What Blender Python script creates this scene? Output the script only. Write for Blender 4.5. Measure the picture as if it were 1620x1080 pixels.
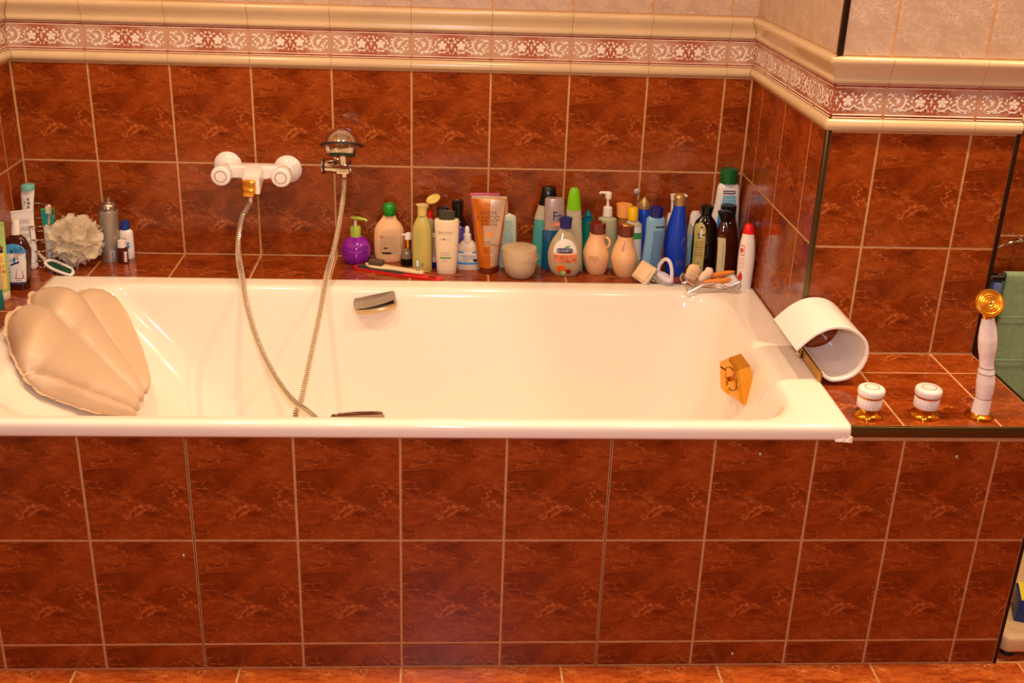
import bpy, bmesh, math, random
from mathutils import Vector, Matrix
random.seed(7)
PI=math.pi
for o in list(bpy.data.objects): bpy.data.objects.remove(o)
sc=bpy.context.scene; COL=sc.collection
# ---------------- camera ----------------
cd=bpy.data.cameras.new('camera'); cam=bpy.data.objects.new('camera',cd); COL.objects.link(cam)
yaw,pitch,roll=0.06503,-0.39805,0.03533
F=Vector((math.sin(yaw)*math.cos(pitch),math.cos(yaw)*math.cos(pitch),math.sin(pitch)))
r0=Vector((math.cos(yaw),-math.sin(yaw),0)); u0=r0.cross(F)
Rr=math.cos(roll)*r0+math.sin(roll)*u0; Uu=-math.sin(roll)*r0+math.cos(roll)*u0
cam.matrix_world=Matrix(((Rr.x,Uu.x,-F.x,1.07754),(Rr.y,Uu.y,-F.y,-2.86718),(Rr.z,Uu.z,-F.z,1.53217),(0,0,0,1)))
cd.sensor_width=36; cd.lens=36*1770.95/1620; cd.clip_start=.05
sc.camera=cam
# ---------------- world, exposure, lamps ----------------
w=bpy.data.worlds.new('world'); sc.world=w; w.use_nodes=True
w.node_tree.nodes['Background'].inputs[0].default_value=(1,.72,.45,1); w.node_tree.nodes['Background'].inputs[1].default_value=.2
sc.view_settings.view_transform='Standard'; sc.view_settings.look='None'; sc.view_settings.exposure=1.28; sc.view_settings.gamma=1
try: sc.view_settings.use_curve_mapping=False
except: pass
WARM=(1,.75,.44); FLASH=(.88,.88,1.0)
LAMPS=[(.35,-1.05,6.5),(1.25,-1.05,6.0),(2.45,-.98,8.5),(2.95,-.98,5.0),(.7,-2.3,2.2),(1.9,-2.3,2.5)]
FLASH_W=7.2
def lamp(name,loc,power,color,size,aim=None):
    l=bpy.data.lights.new(name,'AREA'); l.shape='DISK'; l.size=size; l.energy=power; l.color=color
    o=bpy.data.objects.new(name,l); COL.objects.link(o); o.location=loc
    if aim is not None: o.rotation_euler=(Vector(aim)-Vector(loc)).to_track_quat('-Z','Y').to_euler()
    return o
CEIL=2.55
for i,(x,y,p) in enumerate(LAMPS): lamp('ceiling_lamp_light',(x,y,CEIL-.03),p,WARM,.075)
lamp('camera_flash_light',(1.09,-2.86,1.66),FLASH_W,FLASH,.05,(1.15,-.4,.6))
# ---------------- materials ----------------
MAT={}
def lin(c):
    return tuple(((v/255)/12.92 if v/255<=.04045 else ((v/255+.055)/1.055)**2.4) for v in c)
def mat(name,rgb,rough=.4,metal=0,trans=0,coat=0,spec=.5,sss=0,alpha=1,ior=1.45,var=.0,vscale=30,bump=0,bscale=80):
    m=bpy.data.materials.new(name); m.use_nodes=True; nt=m.node_tree; b=nt.nodes['Principled BSDF']
    c=lin(rgb)
    b.inputs['Base Color'].default_value=(*c,1); b.inputs['Roughness'].default_value=rough; b.inputs['Metallic'].default_value=metal
    b.inputs['Transmission Weight'].default_value=trans; b.inputs['Coat Weight'].default_value=coat; b.inputs['Specular IOR Level'].default_value=spec
    b.inputs['IOR'].default_value=ior; b.inputs['Alpha'].default_value=alpha
    if sss: b.inputs['Subsurface Weight'].default_value=sss; b.inputs['Subsurface Scale'].default_value=.01
    if var or bump:
        tc=nt.nodes.new('ShaderNodeTexCoord')
        n=nt.nodes.new('ShaderNodeTexNoise'); n.inputs['Scale'].default_value=vscale; n.inputs['Detail'].default_value=5
        nt.links.new(tc.outputs['Object'],n.inputs['Vector'])
        if var:
            r=nt.nodes.new('ShaderNodeValToRGB'); r.color_ramp.elements[0].position=.3; r.color_ramp.elements[1].position=.7
            r.color_ramp.elements[0].color=(*[v*(1-var) for v in c],1); r.color_ramp.elements[1].color=(*[min(1,v*(1+var)) for v in c],1)
            nt.links.new(n.outputs['Fac'],r.inputs['Fac']); nt.links.new(r.outputs['Color'],b.inputs['Base Color'])
        if bump:
            n2=nt.nodes.new('ShaderNodeTexNoise'); n2.inputs['Scale'].default_value=bscale; nt.links.new(tc.outputs['Object'],n2.inputs['Vector'])
            bp=nt.nodes.new('ShaderNodeBump'); bp.inputs['Strength'].default_value=bump; bp.inputs['Distance'].default_value=.001
            nt.links.new(n2.outputs['Fac'],bp.inputs['Height']); nt.links.new(bp.outputs['Normal'],b.inputs['Normal'])
    MAT[name]=m; return m
def marble(name,dark,mid,light,vein,rough=.16,seed=0.0,stretch=(1,1,1),ang=0.6,bump=.06):
    m=bpy.data.materials.new(name); m.use_nodes=True; nt=m.node_tree; N=nt.nodes; L=nt.links; b=N['Principled BSDF']
    tc=N.new('ShaderNodeTexCoord'); mp=N.new('ShaderNodeMapping'); L.new(tc.outputs['Object'],mp.inputs['Vector'])
    mp.inputs['Location'].default_value=(seed,seed*.7,seed*1.3); mp.inputs['Rotation'].default_value=(0,ang,0); mp.inputs['Scale'].default_value=stretch
    def noise(sc_,det,dist=0,rough_=.55):
        n=N.new('ShaderNodeTexNoise'); n.inputs['Scale'].default_value=sc_; n.inputs['Detail'].default_value=det; n.inputs['Distortion'].default_value=dist; n.inputs['Roughness'].default_value=rough_
        L.new(mp.outputs['Vector'],n.inputs['Vector']); return n
    n1=noise(11,9,.35,.78); n1b=noise(34,6,.5,.7)
    mb_=N.new('ShaderNodeMix'); mb_.data_type='FLOAT'; mb_.inputs['Factor'].default_value=.33; L.new(n1.outputs['Fac'],mb_.inputs['A']); L.new(n1b.outputs['Fac'],mb_.inputs['B'])
    r=N.new('ShaderNodeValToRGB'); e=r.color_ramp.elements; e[0].position=.37; e[0].color=(*lin(dark),1); e[1].position=.63; e[1].color=(*lin(light),1)
    q=e.new(.5); q.color=(*lin(mid),1)
    L.new(mb_.outputs['Result'],r.inputs['Fac'])
    # thin veins: |noise-.5| small
    col=r.outputs['Color']
    for s_,wd,st,c_ in ((6,.010,.75,vein),(11,.009,.6,vein),(26,.012,.45,vein),(15,.007,.8,dark)):
        n2=noise(s_,6,.55,.62)
        sub=N.new('ShaderNodeMath'); sub.operation='SUBTRACT'; L.new(n2.outputs['Fac'],sub.inputs[0]); sub.inputs[1].default_value=.5 if c_ is vein else .46
        ab=N.new('ShaderNodeMath'); ab.operation='ABSOLUTE'; L.new(sub.outputs[0],ab.inputs[0])
        mr=N.new('ShaderNodeMapRange'); mr.inputs['From Min'].default_value=0; mr.inputs['From Max'].default_value=wd; mr.inputs['To Min'].default_value=st; mr.inputs['To Max'].default_value=0
        L.new(ab.outputs[0],mr.inputs['Value'])
        n3=noise(7+s_*.3,2); mr2=N.new('ShaderNodeMapRange'); mr2.inputs['From Min'].default_value=.44; mr2.inputs['From Max'].default_value=.56; L.new(n3.outputs['Fac'],mr2.inputs['Value'])
        mu=N.new('ShaderNodeMath'); mu.operation='MULTIPLY'; L.new(mr.outputs['Result'],mu.inputs[0]); L.new(mr2.outputs['Result'],mu.inputs[1])
        mx=N.new('ShaderNodeMix'); mx.data_type='RGBA'; L.new(mu.outputs[0],mx.inputs['Factor']); L.new(col,mx.inputs['A']); mx.inputs['B'].default_value=(*lin(c_),1); col=mx.outputs['Result']
    L.new(col,b.inputs['Base Color']); b.inputs['Roughness'].default_value=rough
    bp=N.new('ShaderNodeBump'); bp.inputs['Strength'].default_value=bump; bp.inputs['Distance'].default_value=.002
    nb=noise(60,3); L.new(nb.outputs['Fac'],bp.inputs['Height']); L.new(bp.outputs['Normal'],b.inputs['Normal'])
    MAT[name]=m; return m
marble('tile_red',(92,30,6),(136,56,15),(162,77,28),(212,122,62),seed=4.3,rough=.15,bump=.04,stretch=(.75,1,1.45),ang=-.65)
marble('tile_floor',(112,38,9),(172,74,22),(204,106,40),(230,155,86),seed=2.1,stretch=(1,1,2.6),ang=.5,rough=.3)
marble('tile_beige',(180,148,124),(190,159,135),(202,173,150),(218,196,178),seed=5.2,stretch=(1,1,1.4),rough=.3,bump=.03)
mat('grout',(196,146,96),.8,var=.12,vscale=60); mat('grout_dark',(46,30,22),.9)
mat('grout_beige',(196,160,125),.8)
mat('mould',(212,182,142),.18,var=.05,vscale=12)
mat('relief',(232,216,200),.3)
mat('enamel',(246,234,218),.09,spec=.6); mat('silicone',(196,158,124),.6,var=.2,vscale=50)
mat('plaster',(150,104,70),.8); mat('ceiling_white',(236,228,214),.8)
mat('trim_bronze',(98,80,44),.32,metal=.8); mat('trim_dark',(52,34,20),.35,metal=.6)
mat('chrome',(216,210,202),.09,metal=1); mat('steel',(190,184,176),.22,metal=1); mat('gold',(228,160,44),.14,metal=1); mat('gold_brushed',(214,168,92),.38,metal=1)
mat('grip_metal',(176,166,152),.2,metal=.6); mat('gold_soft',(236,170,58),.27,metal=.85); mat('hose_metal',(236,228,214),.24,metal=.9)
mat('grip_gold',(222,192,142),.25,metal=.5); mat('hose_groove_shade',(96,76,52),.4,metal=.8)
mat('gold_line',(150,118,58),.3,metal=.6)
mat('rubber_dark',(44,38,34),.4); mat('green_rubber',(22,66,44),.6)
mat('white_plastic',(240,230,220),.28); mat('white_glossy',(240,232,224),.18); mat('cream_plastic',(240,218,184),.35); mat('porcelain',(244,234,228),.12)
mat('purple',(142,30,168),.12,coat=.6); mat('lime',(176,196,72),.3); mat('peach_plastic',(240,190,138),.42); mat('green_cap',(14,140,30),.2,coat=.4)
mat('smoke_glass',(150,126,96),.15,trans=.25); mat('dark_liquid',(28,20,14),.15)
mat('yellow_liquid',(220,204,112),.22,trans=.25); mat('yellow_cap',(224,202,112),.3); mat('yellow_cap2',(244,190,20),.3)
mat('dark_cap',(62,60,46),.35); mat('black_cap',(18,18,16),.25); mat('black_glass',(22,10,5),.1,coat=.5); mat('navy',(22,26,110),.25); mat('milky',(226,206,180),.35)
mat('clear_glass',(226,208,166),.1,trans=.4); mat('red_cap',(226,26,22),.3); mat('mint',(206,222,200),.4); mat('beige_cap',(196,178,142),.4)
mat('frosted',(222,196,158),.42,trans=.2); mat('teal_liquid',(84,176,164),.2,trans=.15); mat('clear_frost',(208,196,168),.25,trans=.2)
mat('clear_frost_green',(198,204,164),.25,trans=.25); mat('blue_liquid',(12,88,128),.15,coat=.4); mat('silver_plastic',(176,156,146),.3,metal=.35)
mat('lime_cap',(122,198,10),.3); mat('teal_clear',(14,138,122),.12,trans=.3); mat('teal_cap',(10,112,136),.2)
mat('brown_cap',(110,36,20),.22,coat=.4); mat('orange_cap',(252,172,92),.4); mat('amber_liquid',(176,112,56),.2,trans=.2)
mat('royal_blue',(14,62,186),.38); mat('gold_plastic',(178,146,92),.35,metal=.5); mat('sky_blue',(124,172,206),.35); mat('brown_glass',(66,22,8),.1,coat=.5)
mat('dark_green_cap',(8,94,44),.3); mat('silver_can',(168,160,150),.32,metal=.5); mat('silver_metal',(178,166,150),.25,metal=.9); mat('blue_cap',(22,58,150),.3); mat('amber_vial',(84,24,10),.12)
mat('teal_matte',(110,176,168),.4); mat('yellow_green_liquid',(206,180,60),.12); mat('bronze_tube',(206,112,28),.25,metal=.35); mat('tube_silver',(214,186,158),.25,metal=.4); mat('pink_tube',(226,112,140),.25,metal=.2)
mat('ink',(40,32,36),.6); mat('ink_blue',(26,50,120),.5); mat('ink_red',(206,54,36),.5); mat('ink_tan',(176,146,108),.6); mat('ink_brown',(136,66,34),.6); mat('ink_grey',(120,116,112),.6); mat('ink_teal',(80,150,150),.6)
mat('label_tan',(222,186,140),.5); mat('label_white',(236,230,222),.5); mat('label_blue',(70,152,208),.4); mat('label_olive',(190,178,100),.5,var=.15,vscale=90); mat('label_cream',(218,204,158),.5)
mat('label_sky',(120,186,218),.5); mat('label_peach',(238,190,148),.5); mat('label_orange',(236,120,60),.5); mat('label_green',(60,160,80),.5); mat('label_navy',(24,30,90),.4)
mat('label_rust',(214,120,80),.5,var=.45,vscale=120); mat('label_lime',(168,196,110),.5); mat('label_yellow',(240,204,112),.5)
mat('fruit_orange',(246,96,28),.3); mat('fruit_flesh',(252,150,60),.3); mat('fruit_lime',(120,190,50),.3); mat('fruit_limeflesh',(196,226,130),.3); mat('fruit_cherry',(184,20,30),.2)
mat('pillow',(214,184,152),.36,sss=.0,bump=.12,bscale=25); mat('net',(240,224,196),.6,alpha=.5); mat('handle_red',(214,34,34),.3); mat('file_black',(60,54,50),.9,bump=.8,bscale=600)
mat('pumice',(96,76,52),.95,bump=.9,bscale=250); mat('bristle',(218,206,190),.6); mat('brush_lilac',(222,214,224),.3); mat('brush_cream',(226,204,164),.4)
mat('soap_cream',(240,206,162),.4); mat('soap_white',(240,216,188),.6,bump=.6,bscale=120); mat('soap_orange',(238,142,58),.5,bump=.3,bscale=90)
mat('towel_green',(134,160,118),.95,var=.12,vscale=90,bump=1,bscale=420); mat('towel_blue',(98,110,160),.95,bump=1,bscale=420); mat('towel_black',(16,14,14),.4)
mat('tray_beige',(214,180,134),.45); mat('box_blue',(20,50,120),.4); mat('box_yellow',(240,220,60),.4); mat('teal_packet',(40,160,150),.3); mat('packet_blue',(60,130,190),.35); mat('packet_purple',(96,70,160),.35); mat('green_edge',(60,200,90),.4)
mat('clear_hook',(232,222,206),.15,trans=.5); mat('wood_dark',(60,34,18),.5)
me_=bpy.data.materials.new('lamp_glow'); me_.use_nodes=True; bb=me_.node_tree.nodes['Principled BSDF']; bb.inputs['Emission Color'].default_value=(1,.8,.55,1); bb.inputs['Emission Strength'].default_value=6; MAT['lamp_glow']=me_
# decor tile: print runs from pale ends to a red centre, red stripes top and bottom
def decor_mat():
    m=bpy.data.materials.new('decor_print'); m.use_nodes=True; nt=m.node_tree; N=nt.nodes; L=nt.links; b=N['Principled BSDF']
    tc=N.new('ShaderNodeTexCoord'); sp=N.new('ShaderNodeSeparateXYZ'); L.new(tc.outputs['Object'],sp.inputs[0])
    def math_(op,a,bv,cv=None):
        n=N.new('ShaderNodeMath'); n.operation=op
        for i,v in enumerate((a,bv,cv)):
            if v is None: continue
            if isinstance(v,(int,float)): n.inputs[i].default_value=v
            else: L.new(v,n.inputs[i])
        return n.outputs[0]
    nz=N.new('ShaderNodeTexNoise'); nz.inputs['Scale'].default_value=70; nz.inputs['Detail'].default_value=4; L.new(tc.outputs['Object'],nz.inputs['Vector'])
    dx=math_('ABSOLUTE',math_('SUBTRACT',sp.outputs['X'],.1),0)
    t=math_('ADD',math_('DIVIDE',dx,.085),math_('MULTIPLY',math_('SUBTRACT',nz.outputs['Fac'],.5),.9))
    r=N.new('ShaderNodeValToRGB'); e=r.color_ramp.elements; e[0].position=.2; e[0].color=(*lin((168,94,68)),1); e[1].position=.7; e[1].color=(*lin((192,150,126)),1)
    L.new(t,r.inputs['Fac'])
    dz=math_('ABSOLUTE',math_('SUBTRACT',sp.outputs['Z'],.036),0)
    g=math_('GREATER_THAN',dz,.0275)
    mx=N.new('ShaderNodeMix'); mx.data_type='RGBA'; L.new(g,mx.inputs['Factor']); L.new(r.outputs['Color'],mx.inputs['A'])
    r2=N.new('ShaderNodeValToRGB'); e=r2.color_ramp.elements; e[0].position=.35; e[0].color=(*lin((140,44,22)),1); e[1].position=.65; e[1].color=(*lin((178,86,48)),1)
    L.new(nz.outputs['Fac'],r2.inputs['Fac']); L.new(r2.outputs['Color'],mx.inputs['B'])
    L.new(mx.outputs['Result'],b.inputs['Base Color']); b.inputs['Roughness'].default_value=.22
    MAT['decor_print']=m
decor_mat()
# ---------------- helpers ----------------
def tag(o,label=None,cat=None,group=None,kind=None):
    if label: o['label']=label
    if cat: o['category']=cat
    if group: o['group']=group
    if kind: o['kind']=kind
    return o
def empty(name,loc=(0,0,0),rot=(0,0,0)):
    o=bpy.data.objects.new(name,None); COL.objects.link(o); o.location=loc; o.rotation_euler=rot; o.empty_display_size=.02; return o
def thing(name,label,cat,loc=(0,0,0),rot=(0,0,0),group=None):
    return tag(empty(name,loc,rot),label,cat,group)
def link(name,me,parent=None,loc=(0,0,0),rot=(0,0,0)):
    o=bpy.data.objects.new(name,me); COL.objects.link(o); o.location=loc; o.rotation_euler=rot
    if parent is not None: o.parent=parent
    return o
def mesh(name,V,Fc,m,parent=None,smooth=False,loc=(0,0,0),rot=(0,0,0),auto=None):
    me=bpy.data.meshes.new(name); me.from_pydata([tuple(v) for v in V],[],Fc); me.materials.append(MAT[m]); me.update()
    bm=bmesh.new(); bm.from_mesh(me); bmesh.ops.recalc_face_normals(bm,faces=bm.faces); bm.to_mesh(me); bm.free()
    if smooth:
        me.polygons.foreach_set('use_smooth',[True]*len(me.polygons))
        if auto is not None:
            try: me.set_sharp_from_angle(angle=math.radians(auto))
            except Exception: pass
    return link(name,me,parent,loc,rot)
class MB:
    def __init__(s): s.V=[]; s.F=[]
    def add(s,V,Fc):
        k=len(s.V); s.V+= [tuple(v) for v in V]; s.F+=[tuple(i+k for i in f) for f in Fc]; return s
    def box(s,a,b,bev=0):
        x0,y0,z0=a; x1,y1,z1=b
        if bev<=0:
            return s.add([(x0,y0,z0),(x1,y0,z0),(x1,y1,z0),(x0,y1,z0),(x0,y0,z1),(x1,y0,z1),(x1,y1,z1),(x0,y1,z1)],[(0,3,2,1),(4,5,6,7),(0,1,5,4),(1,2,6,5),(2,3,7,6),(3,0,4,7)])
        e=bev; bm=bmesh.new(); bmesh.ops.create_cube(bm,size=1)
        for v in bm.verts: v.co=Vector(((x0+x1)/2+v.co.x*(x1-x0),(y0+y1)/2+v.co.y*(y1-y0),(z0+z1)/2+v.co.z*(z1-z0)))
        bmesh.ops.bevel(bm,geom=bm.edges[:],offset=e,segments=2,profile=.5,affect='EDGES')
        bm.verts.index_update(); V=[v.co.copy() for v in bm.verts]; Fc=[[v.index for v in f.verts] for f in bm.faces]; bm.free(); return s.add(V,Fc)
    def tube(s,pts,r,n=8,cap=True,closed=False):
        pts=[Vector(p) for p in pts]; m=len(pts); rr=r if callable(r) else (lambda i:r)
        T=[]
        for i in range(m):
            a=pts[(i-1)%m if closed else max(i-1,0)]; b=pts[(i+1)%m if closed else min(i+1,m-1)]; T.append((b-a).normalized())
        up=Vector((0,0,1)) if abs(T[0].z)<.9 else Vector((1,0,0)); nx=T[0].cross(up).normalized()
        V=[]; 
        for i in range(m):
            nx=(nx-T[i]*nx.dot(T[i])).normalized(); ny=T[i].cross(nx)
            for k in range(n):
                a=2*PI*k/n; V.append(pts[i]+(nx*math.cos(a)+ny*math.sin(a))*rr(i))
        Fc=[]
        for i in range(m if closed else m-1):
            j=(i+1)%m
            for k in range(n): Fc.append((i*n+k,i*n+(k+1)%n,j*n+(k+1)%n,j*n+k))
        if cap and not closed: Fc+=[tuple(range(n))[::-1],tuple(range((m-1)*n,m*n))]
        return s.add(V,Fc)
    def rings(s,R,cap0=True,cap1=True,closed=True):
        n=len(R[0]); V=[p for r in R for p in r]; Fc=[]
        for i in range(len(R)-1):
            for k in range(n if closed else n-1): Fc.append((i*n+k,i*n+(k+1)%n,(i+1)*n+(k+1)%n,(i+1)*n+k))
        if cap0: Fc.append(tuple(range(n))[::-1])
        if cap1: Fc.append(tuple(range((len(R)-1)*n,len(R)*n)))
        return s.add(V,Fc)
    def lathe(s,prof,n=24,c=(0,0,0),axis='z',flute=0,nf=0):
        R=[]
        for (r,z) in prof:
            row=[]
            for k in range(n):
                a=2*PI*k/n; q=r*(1-(flute if (nf and r>.008) else 0)*(.5+.5*math.cos(nf*a)))
                p=(q*math.cos(a),q*math.sin(a),z)
                if axis=='y': p=(p[0],-p[2],p[1])
                if axis=='x': p=(p[2],p[0],p[1])
                row.append((p[0]+c[0],p[1]+c[1],p[2]+c[2]))
            R.append(row)
        return s.rings(R)
    def build(s,name,m,parent=None,smooth=False,auto=40,**k): return mesh(name,s.V,s.F,m,parent,smooth,auto=auto if smooth else None,**k)
def spline(P,n=8):
    P=[Vector(p) for p in P]; out=[]
    for i in range(len(P)-1):
        p0=P[max(i-1,0)]; p1=P[i]; p2=P[i+1]; p3=P[min(i+2,len(P)-1)]
        for k in range(n):
            t=k/n; out.append(.5*((2*p1)+(p2-p0)*t+(2*p0-5*p1+4*p2-p3)*t*t+(3*p1-p0-3*p2+p3)*t**3))
    out.append(P[-1]); return out
# ---------------- tiles ----------------
TC={}
def tile_mesh(w,h,u=0,v=0,m='tile_red',t=.004,g=.0023,e=.0011):
    """one ceramic tile, face towards -y, pattern origin shifted by (u,v)"""
    key=(round(w,4),round(h,4),round(u,4),round(v,4),m)
    if key in TC: return TC[key]
    x0,x1,z0,z1=u+g,u+w-g,v+g,v+h-g
    V=[];
    for (d,ins) in ((0,0),(-(t-e),0),(-(t-e*.3),e*.3),(-t,e)):
        V+=[(x0+ins,d,z0+ins),(x1-ins,d,z0+ins),(x1-ins,d,z1-ins),(x0+ins,d,z1-ins)]
    Fc=[(12,13,14,15)]
    for k in range(3):
        for i in range(4): Fc.append((k*4+i,k*4+(i+1)%4,k*4+4+(i+1)%4,k*4+4+i))
    me=bpy.data.meshes.new('tile'); me.from_pydata(V,[],Fc); me.materials.append(MAT[m]); me.update()
    TC[key]=me; return me
def tiles(parent,xs,zs,place,m='tile_red',name='tile',us=None,vs=None,pw=.2,ph=.245,skip=()):
    """grid of tiles; place(x,z)->(loc,rot). us/vs: pattern shift of each column/row (cut tiles)"""
    for i in range(len(xs)-1):
        for j in range(len(zs)-1):
            if (i,j) in skip: continue
            w=xs[i+1]-xs[i]; h=zs[j+1]-zs[j]
            u=us[i] if us else 0; v=vs[j] if vs else 0
            me=tile_mesh(w,h,u,v,m); loc,rot=place(xs[i],zs[j],u,v); link(name,me,parent,loc,rot)
RB=(0,0,0); RL=(0,0,PI/2); RR=(0,0,-PI/2); RT=(-PI/2,0,0)
def PB(yf): return lambda x,z,u,v:((x-u,yf+.004,z-v),RB)
def PL(xf): return lambda y,z,u,v:((xf-.004,y-u,z-v),RL)        # faces +x, column coordinate is y
def PR(xf): return lambda s,z,u,v:((xf+.004,-(s-u),z-v),RR)     # faces -x, column coordinate is -y
def PT(zf): return lambda x,y,u,v:((x-u,y-v,zf-.004),RT)
GR=.0008 # grout depth below the tile face
def slab(name,a,b,m,kind='structure',parent=None):
    o=MB().box(a,b).build(name,m,parent)
    if parent is None and kind: o['kind']=kind
    return o
# ---------------- room ----------------
W0=1.858; YW=-.622; YFAR=-.52; XE=2.262; ZB=1.0608; ZT=1.2114; XR=3.3; YR=-3.7
wall_back=slab('wall_back',(-.12,GR,0),(W0+.1,.12,CEIL),'grout')
wall_left=slab('wall_left',(-.12,YR,0),(-GR,GR,CEIL),'grout')
wall_right=slab('wall_right',(W0+GR,YW+.02,0),(W0+.06,GR,CEIL),'grout')
wall_wing=slab('wall_wing',(W0+.004,YW+GR,0),(XE-.004,YW+.06,CEIL),'grout')
wall_wing_side=slab('wall_wing_side',(XE-.03,YW+.06,0),(XE-.003,YFAR,CEIL),'trim_dark')
wall_far=slab('wall_far',(XE-.02,YFAR+GR,0),(XR,YFAR+.1,CEIL),'grout')
wall_east=slab('wall_east',(XR,YR,0),(XR+.1,YFAR+.1,CEIL),'plaster')
wall_rear=slab('wall_rear',(-.12,YR-.1,0),(XR+.1,YR,CEIL),'plaster')
floor=slab('floor',(-.12,YR-.1,-.1),(XR+.1,.1,-GR),'grout')
ceiling=slab('ceiling',(-.12,YR-.1,CEIL),(XR+.1,.12,CEIL+.1),'ceiling_white')
Z0,Z1,Z2=.567,.8135,ZB
# measured joints of the back wall
xb=[.001,.187,.387,.587,.787,.987,1.187,1.387,1.587,1.787,W0-.001]
usb=[.015]+[0]*10
tiles(wall_back,xb,[Z0,Z1,Z2],PB(0),us=usb)
tiles(wall_back,xb,[ZT+.0005,1.46,1.71,1.96],PB(0),m='tile_beige',us=usb)
ys=[-.105-.2*k for k in range(18,0,-1)]+[-.105,-.001]
tiles(wall_left,ys,[Z0,Z1,Z2],PL(0)); tiles(wall_left,ys,[ZT,1.46,1.71],PL(0),m='tile_beige')
sr=[.001,.109,.309,.509,-YW-.004]; usr=[.092,0,0,0]
tiles(wall_right,sr,[Z0,Z1,Z2],PR(W0),us=usr); tiles(wall_right,sr,[ZT,1.46,1.71],PR(W0),m='tile_beige',us=usr)
xw=[W0+.006,1.966,2.160,XE-.004]; usw=[.092,.003,0]
tiles(wall_wing,xw,[Z0,Z1,Z2],PB(YW),us=usw); tiles(wall_wing,xw,[ZT,1.46,1.71],PB(YW),m='tile_beige',us=usw)
xf=[XE-.003,2.3,2.5,2.7,2.9]; usf=[.16,0,0,0]
tiles(wall_far,xf,[.072,.319,.566,Z1,ZB],PB(YFAR),us=usf); tiles(wall_far,xf,[ZT,1.46,1.71],PB(YFAR),m='tile_beige',us=usf)
# floor tiles 33 cm
fx=[-.001,.333,.663,.994,1.326,1.657,1.988,2.313,2.643,2.973]; 
tiles(floor,fx,[-2.295,-1.965,-1.635,-1.305,-.9765],PT(0),m='tile_floor',ph=.33)
tiles(floor,[2.313-.04,2.643,2.973],[-.9765,-.6465,YFAR],PT(0),m='tile_floor',us=[.29,0],name='tile')
# cornice, decor band and lower moulding, mitred at the corners
CP=[(0,0),(.006,0),(.009,.003),(.0095,.008),(.007,.0125),(.0075,.017),(.010,.024),(.014,.031),(.0185,.038),(.0205,.044),(.0195,.0495),(.016,.0524),(0,.0524)]
MP=[(0,0),(.005,0),(.0095,.003),(.012,.008),(.0122,.013),(.010,.019),(.006,.0232),(0,.0232)]
def strip(parent,name,prof,x0,x1,m0,m1,z,place,m='mould'):
    g0=.0004 if not m0 else 0; g1=.0004 if not m1 else 0
    A=[(x0+g0+m0*d,-(.003+d) if d else 0,zz) for d,zz in prof]; B=[(x1-g1-m1*d,-(.003+d) if d else 0,zz) for d,zz in prof]
    mb=MB(); mb.rings([A,B]); loc,rot=place(0,z,0,0)
    loc=(loc[0],loc[1],loc[2])
    o=mb.build(name,m,parent,smooth=True,auto=50,loc=loc,rot=rot); return o
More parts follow.
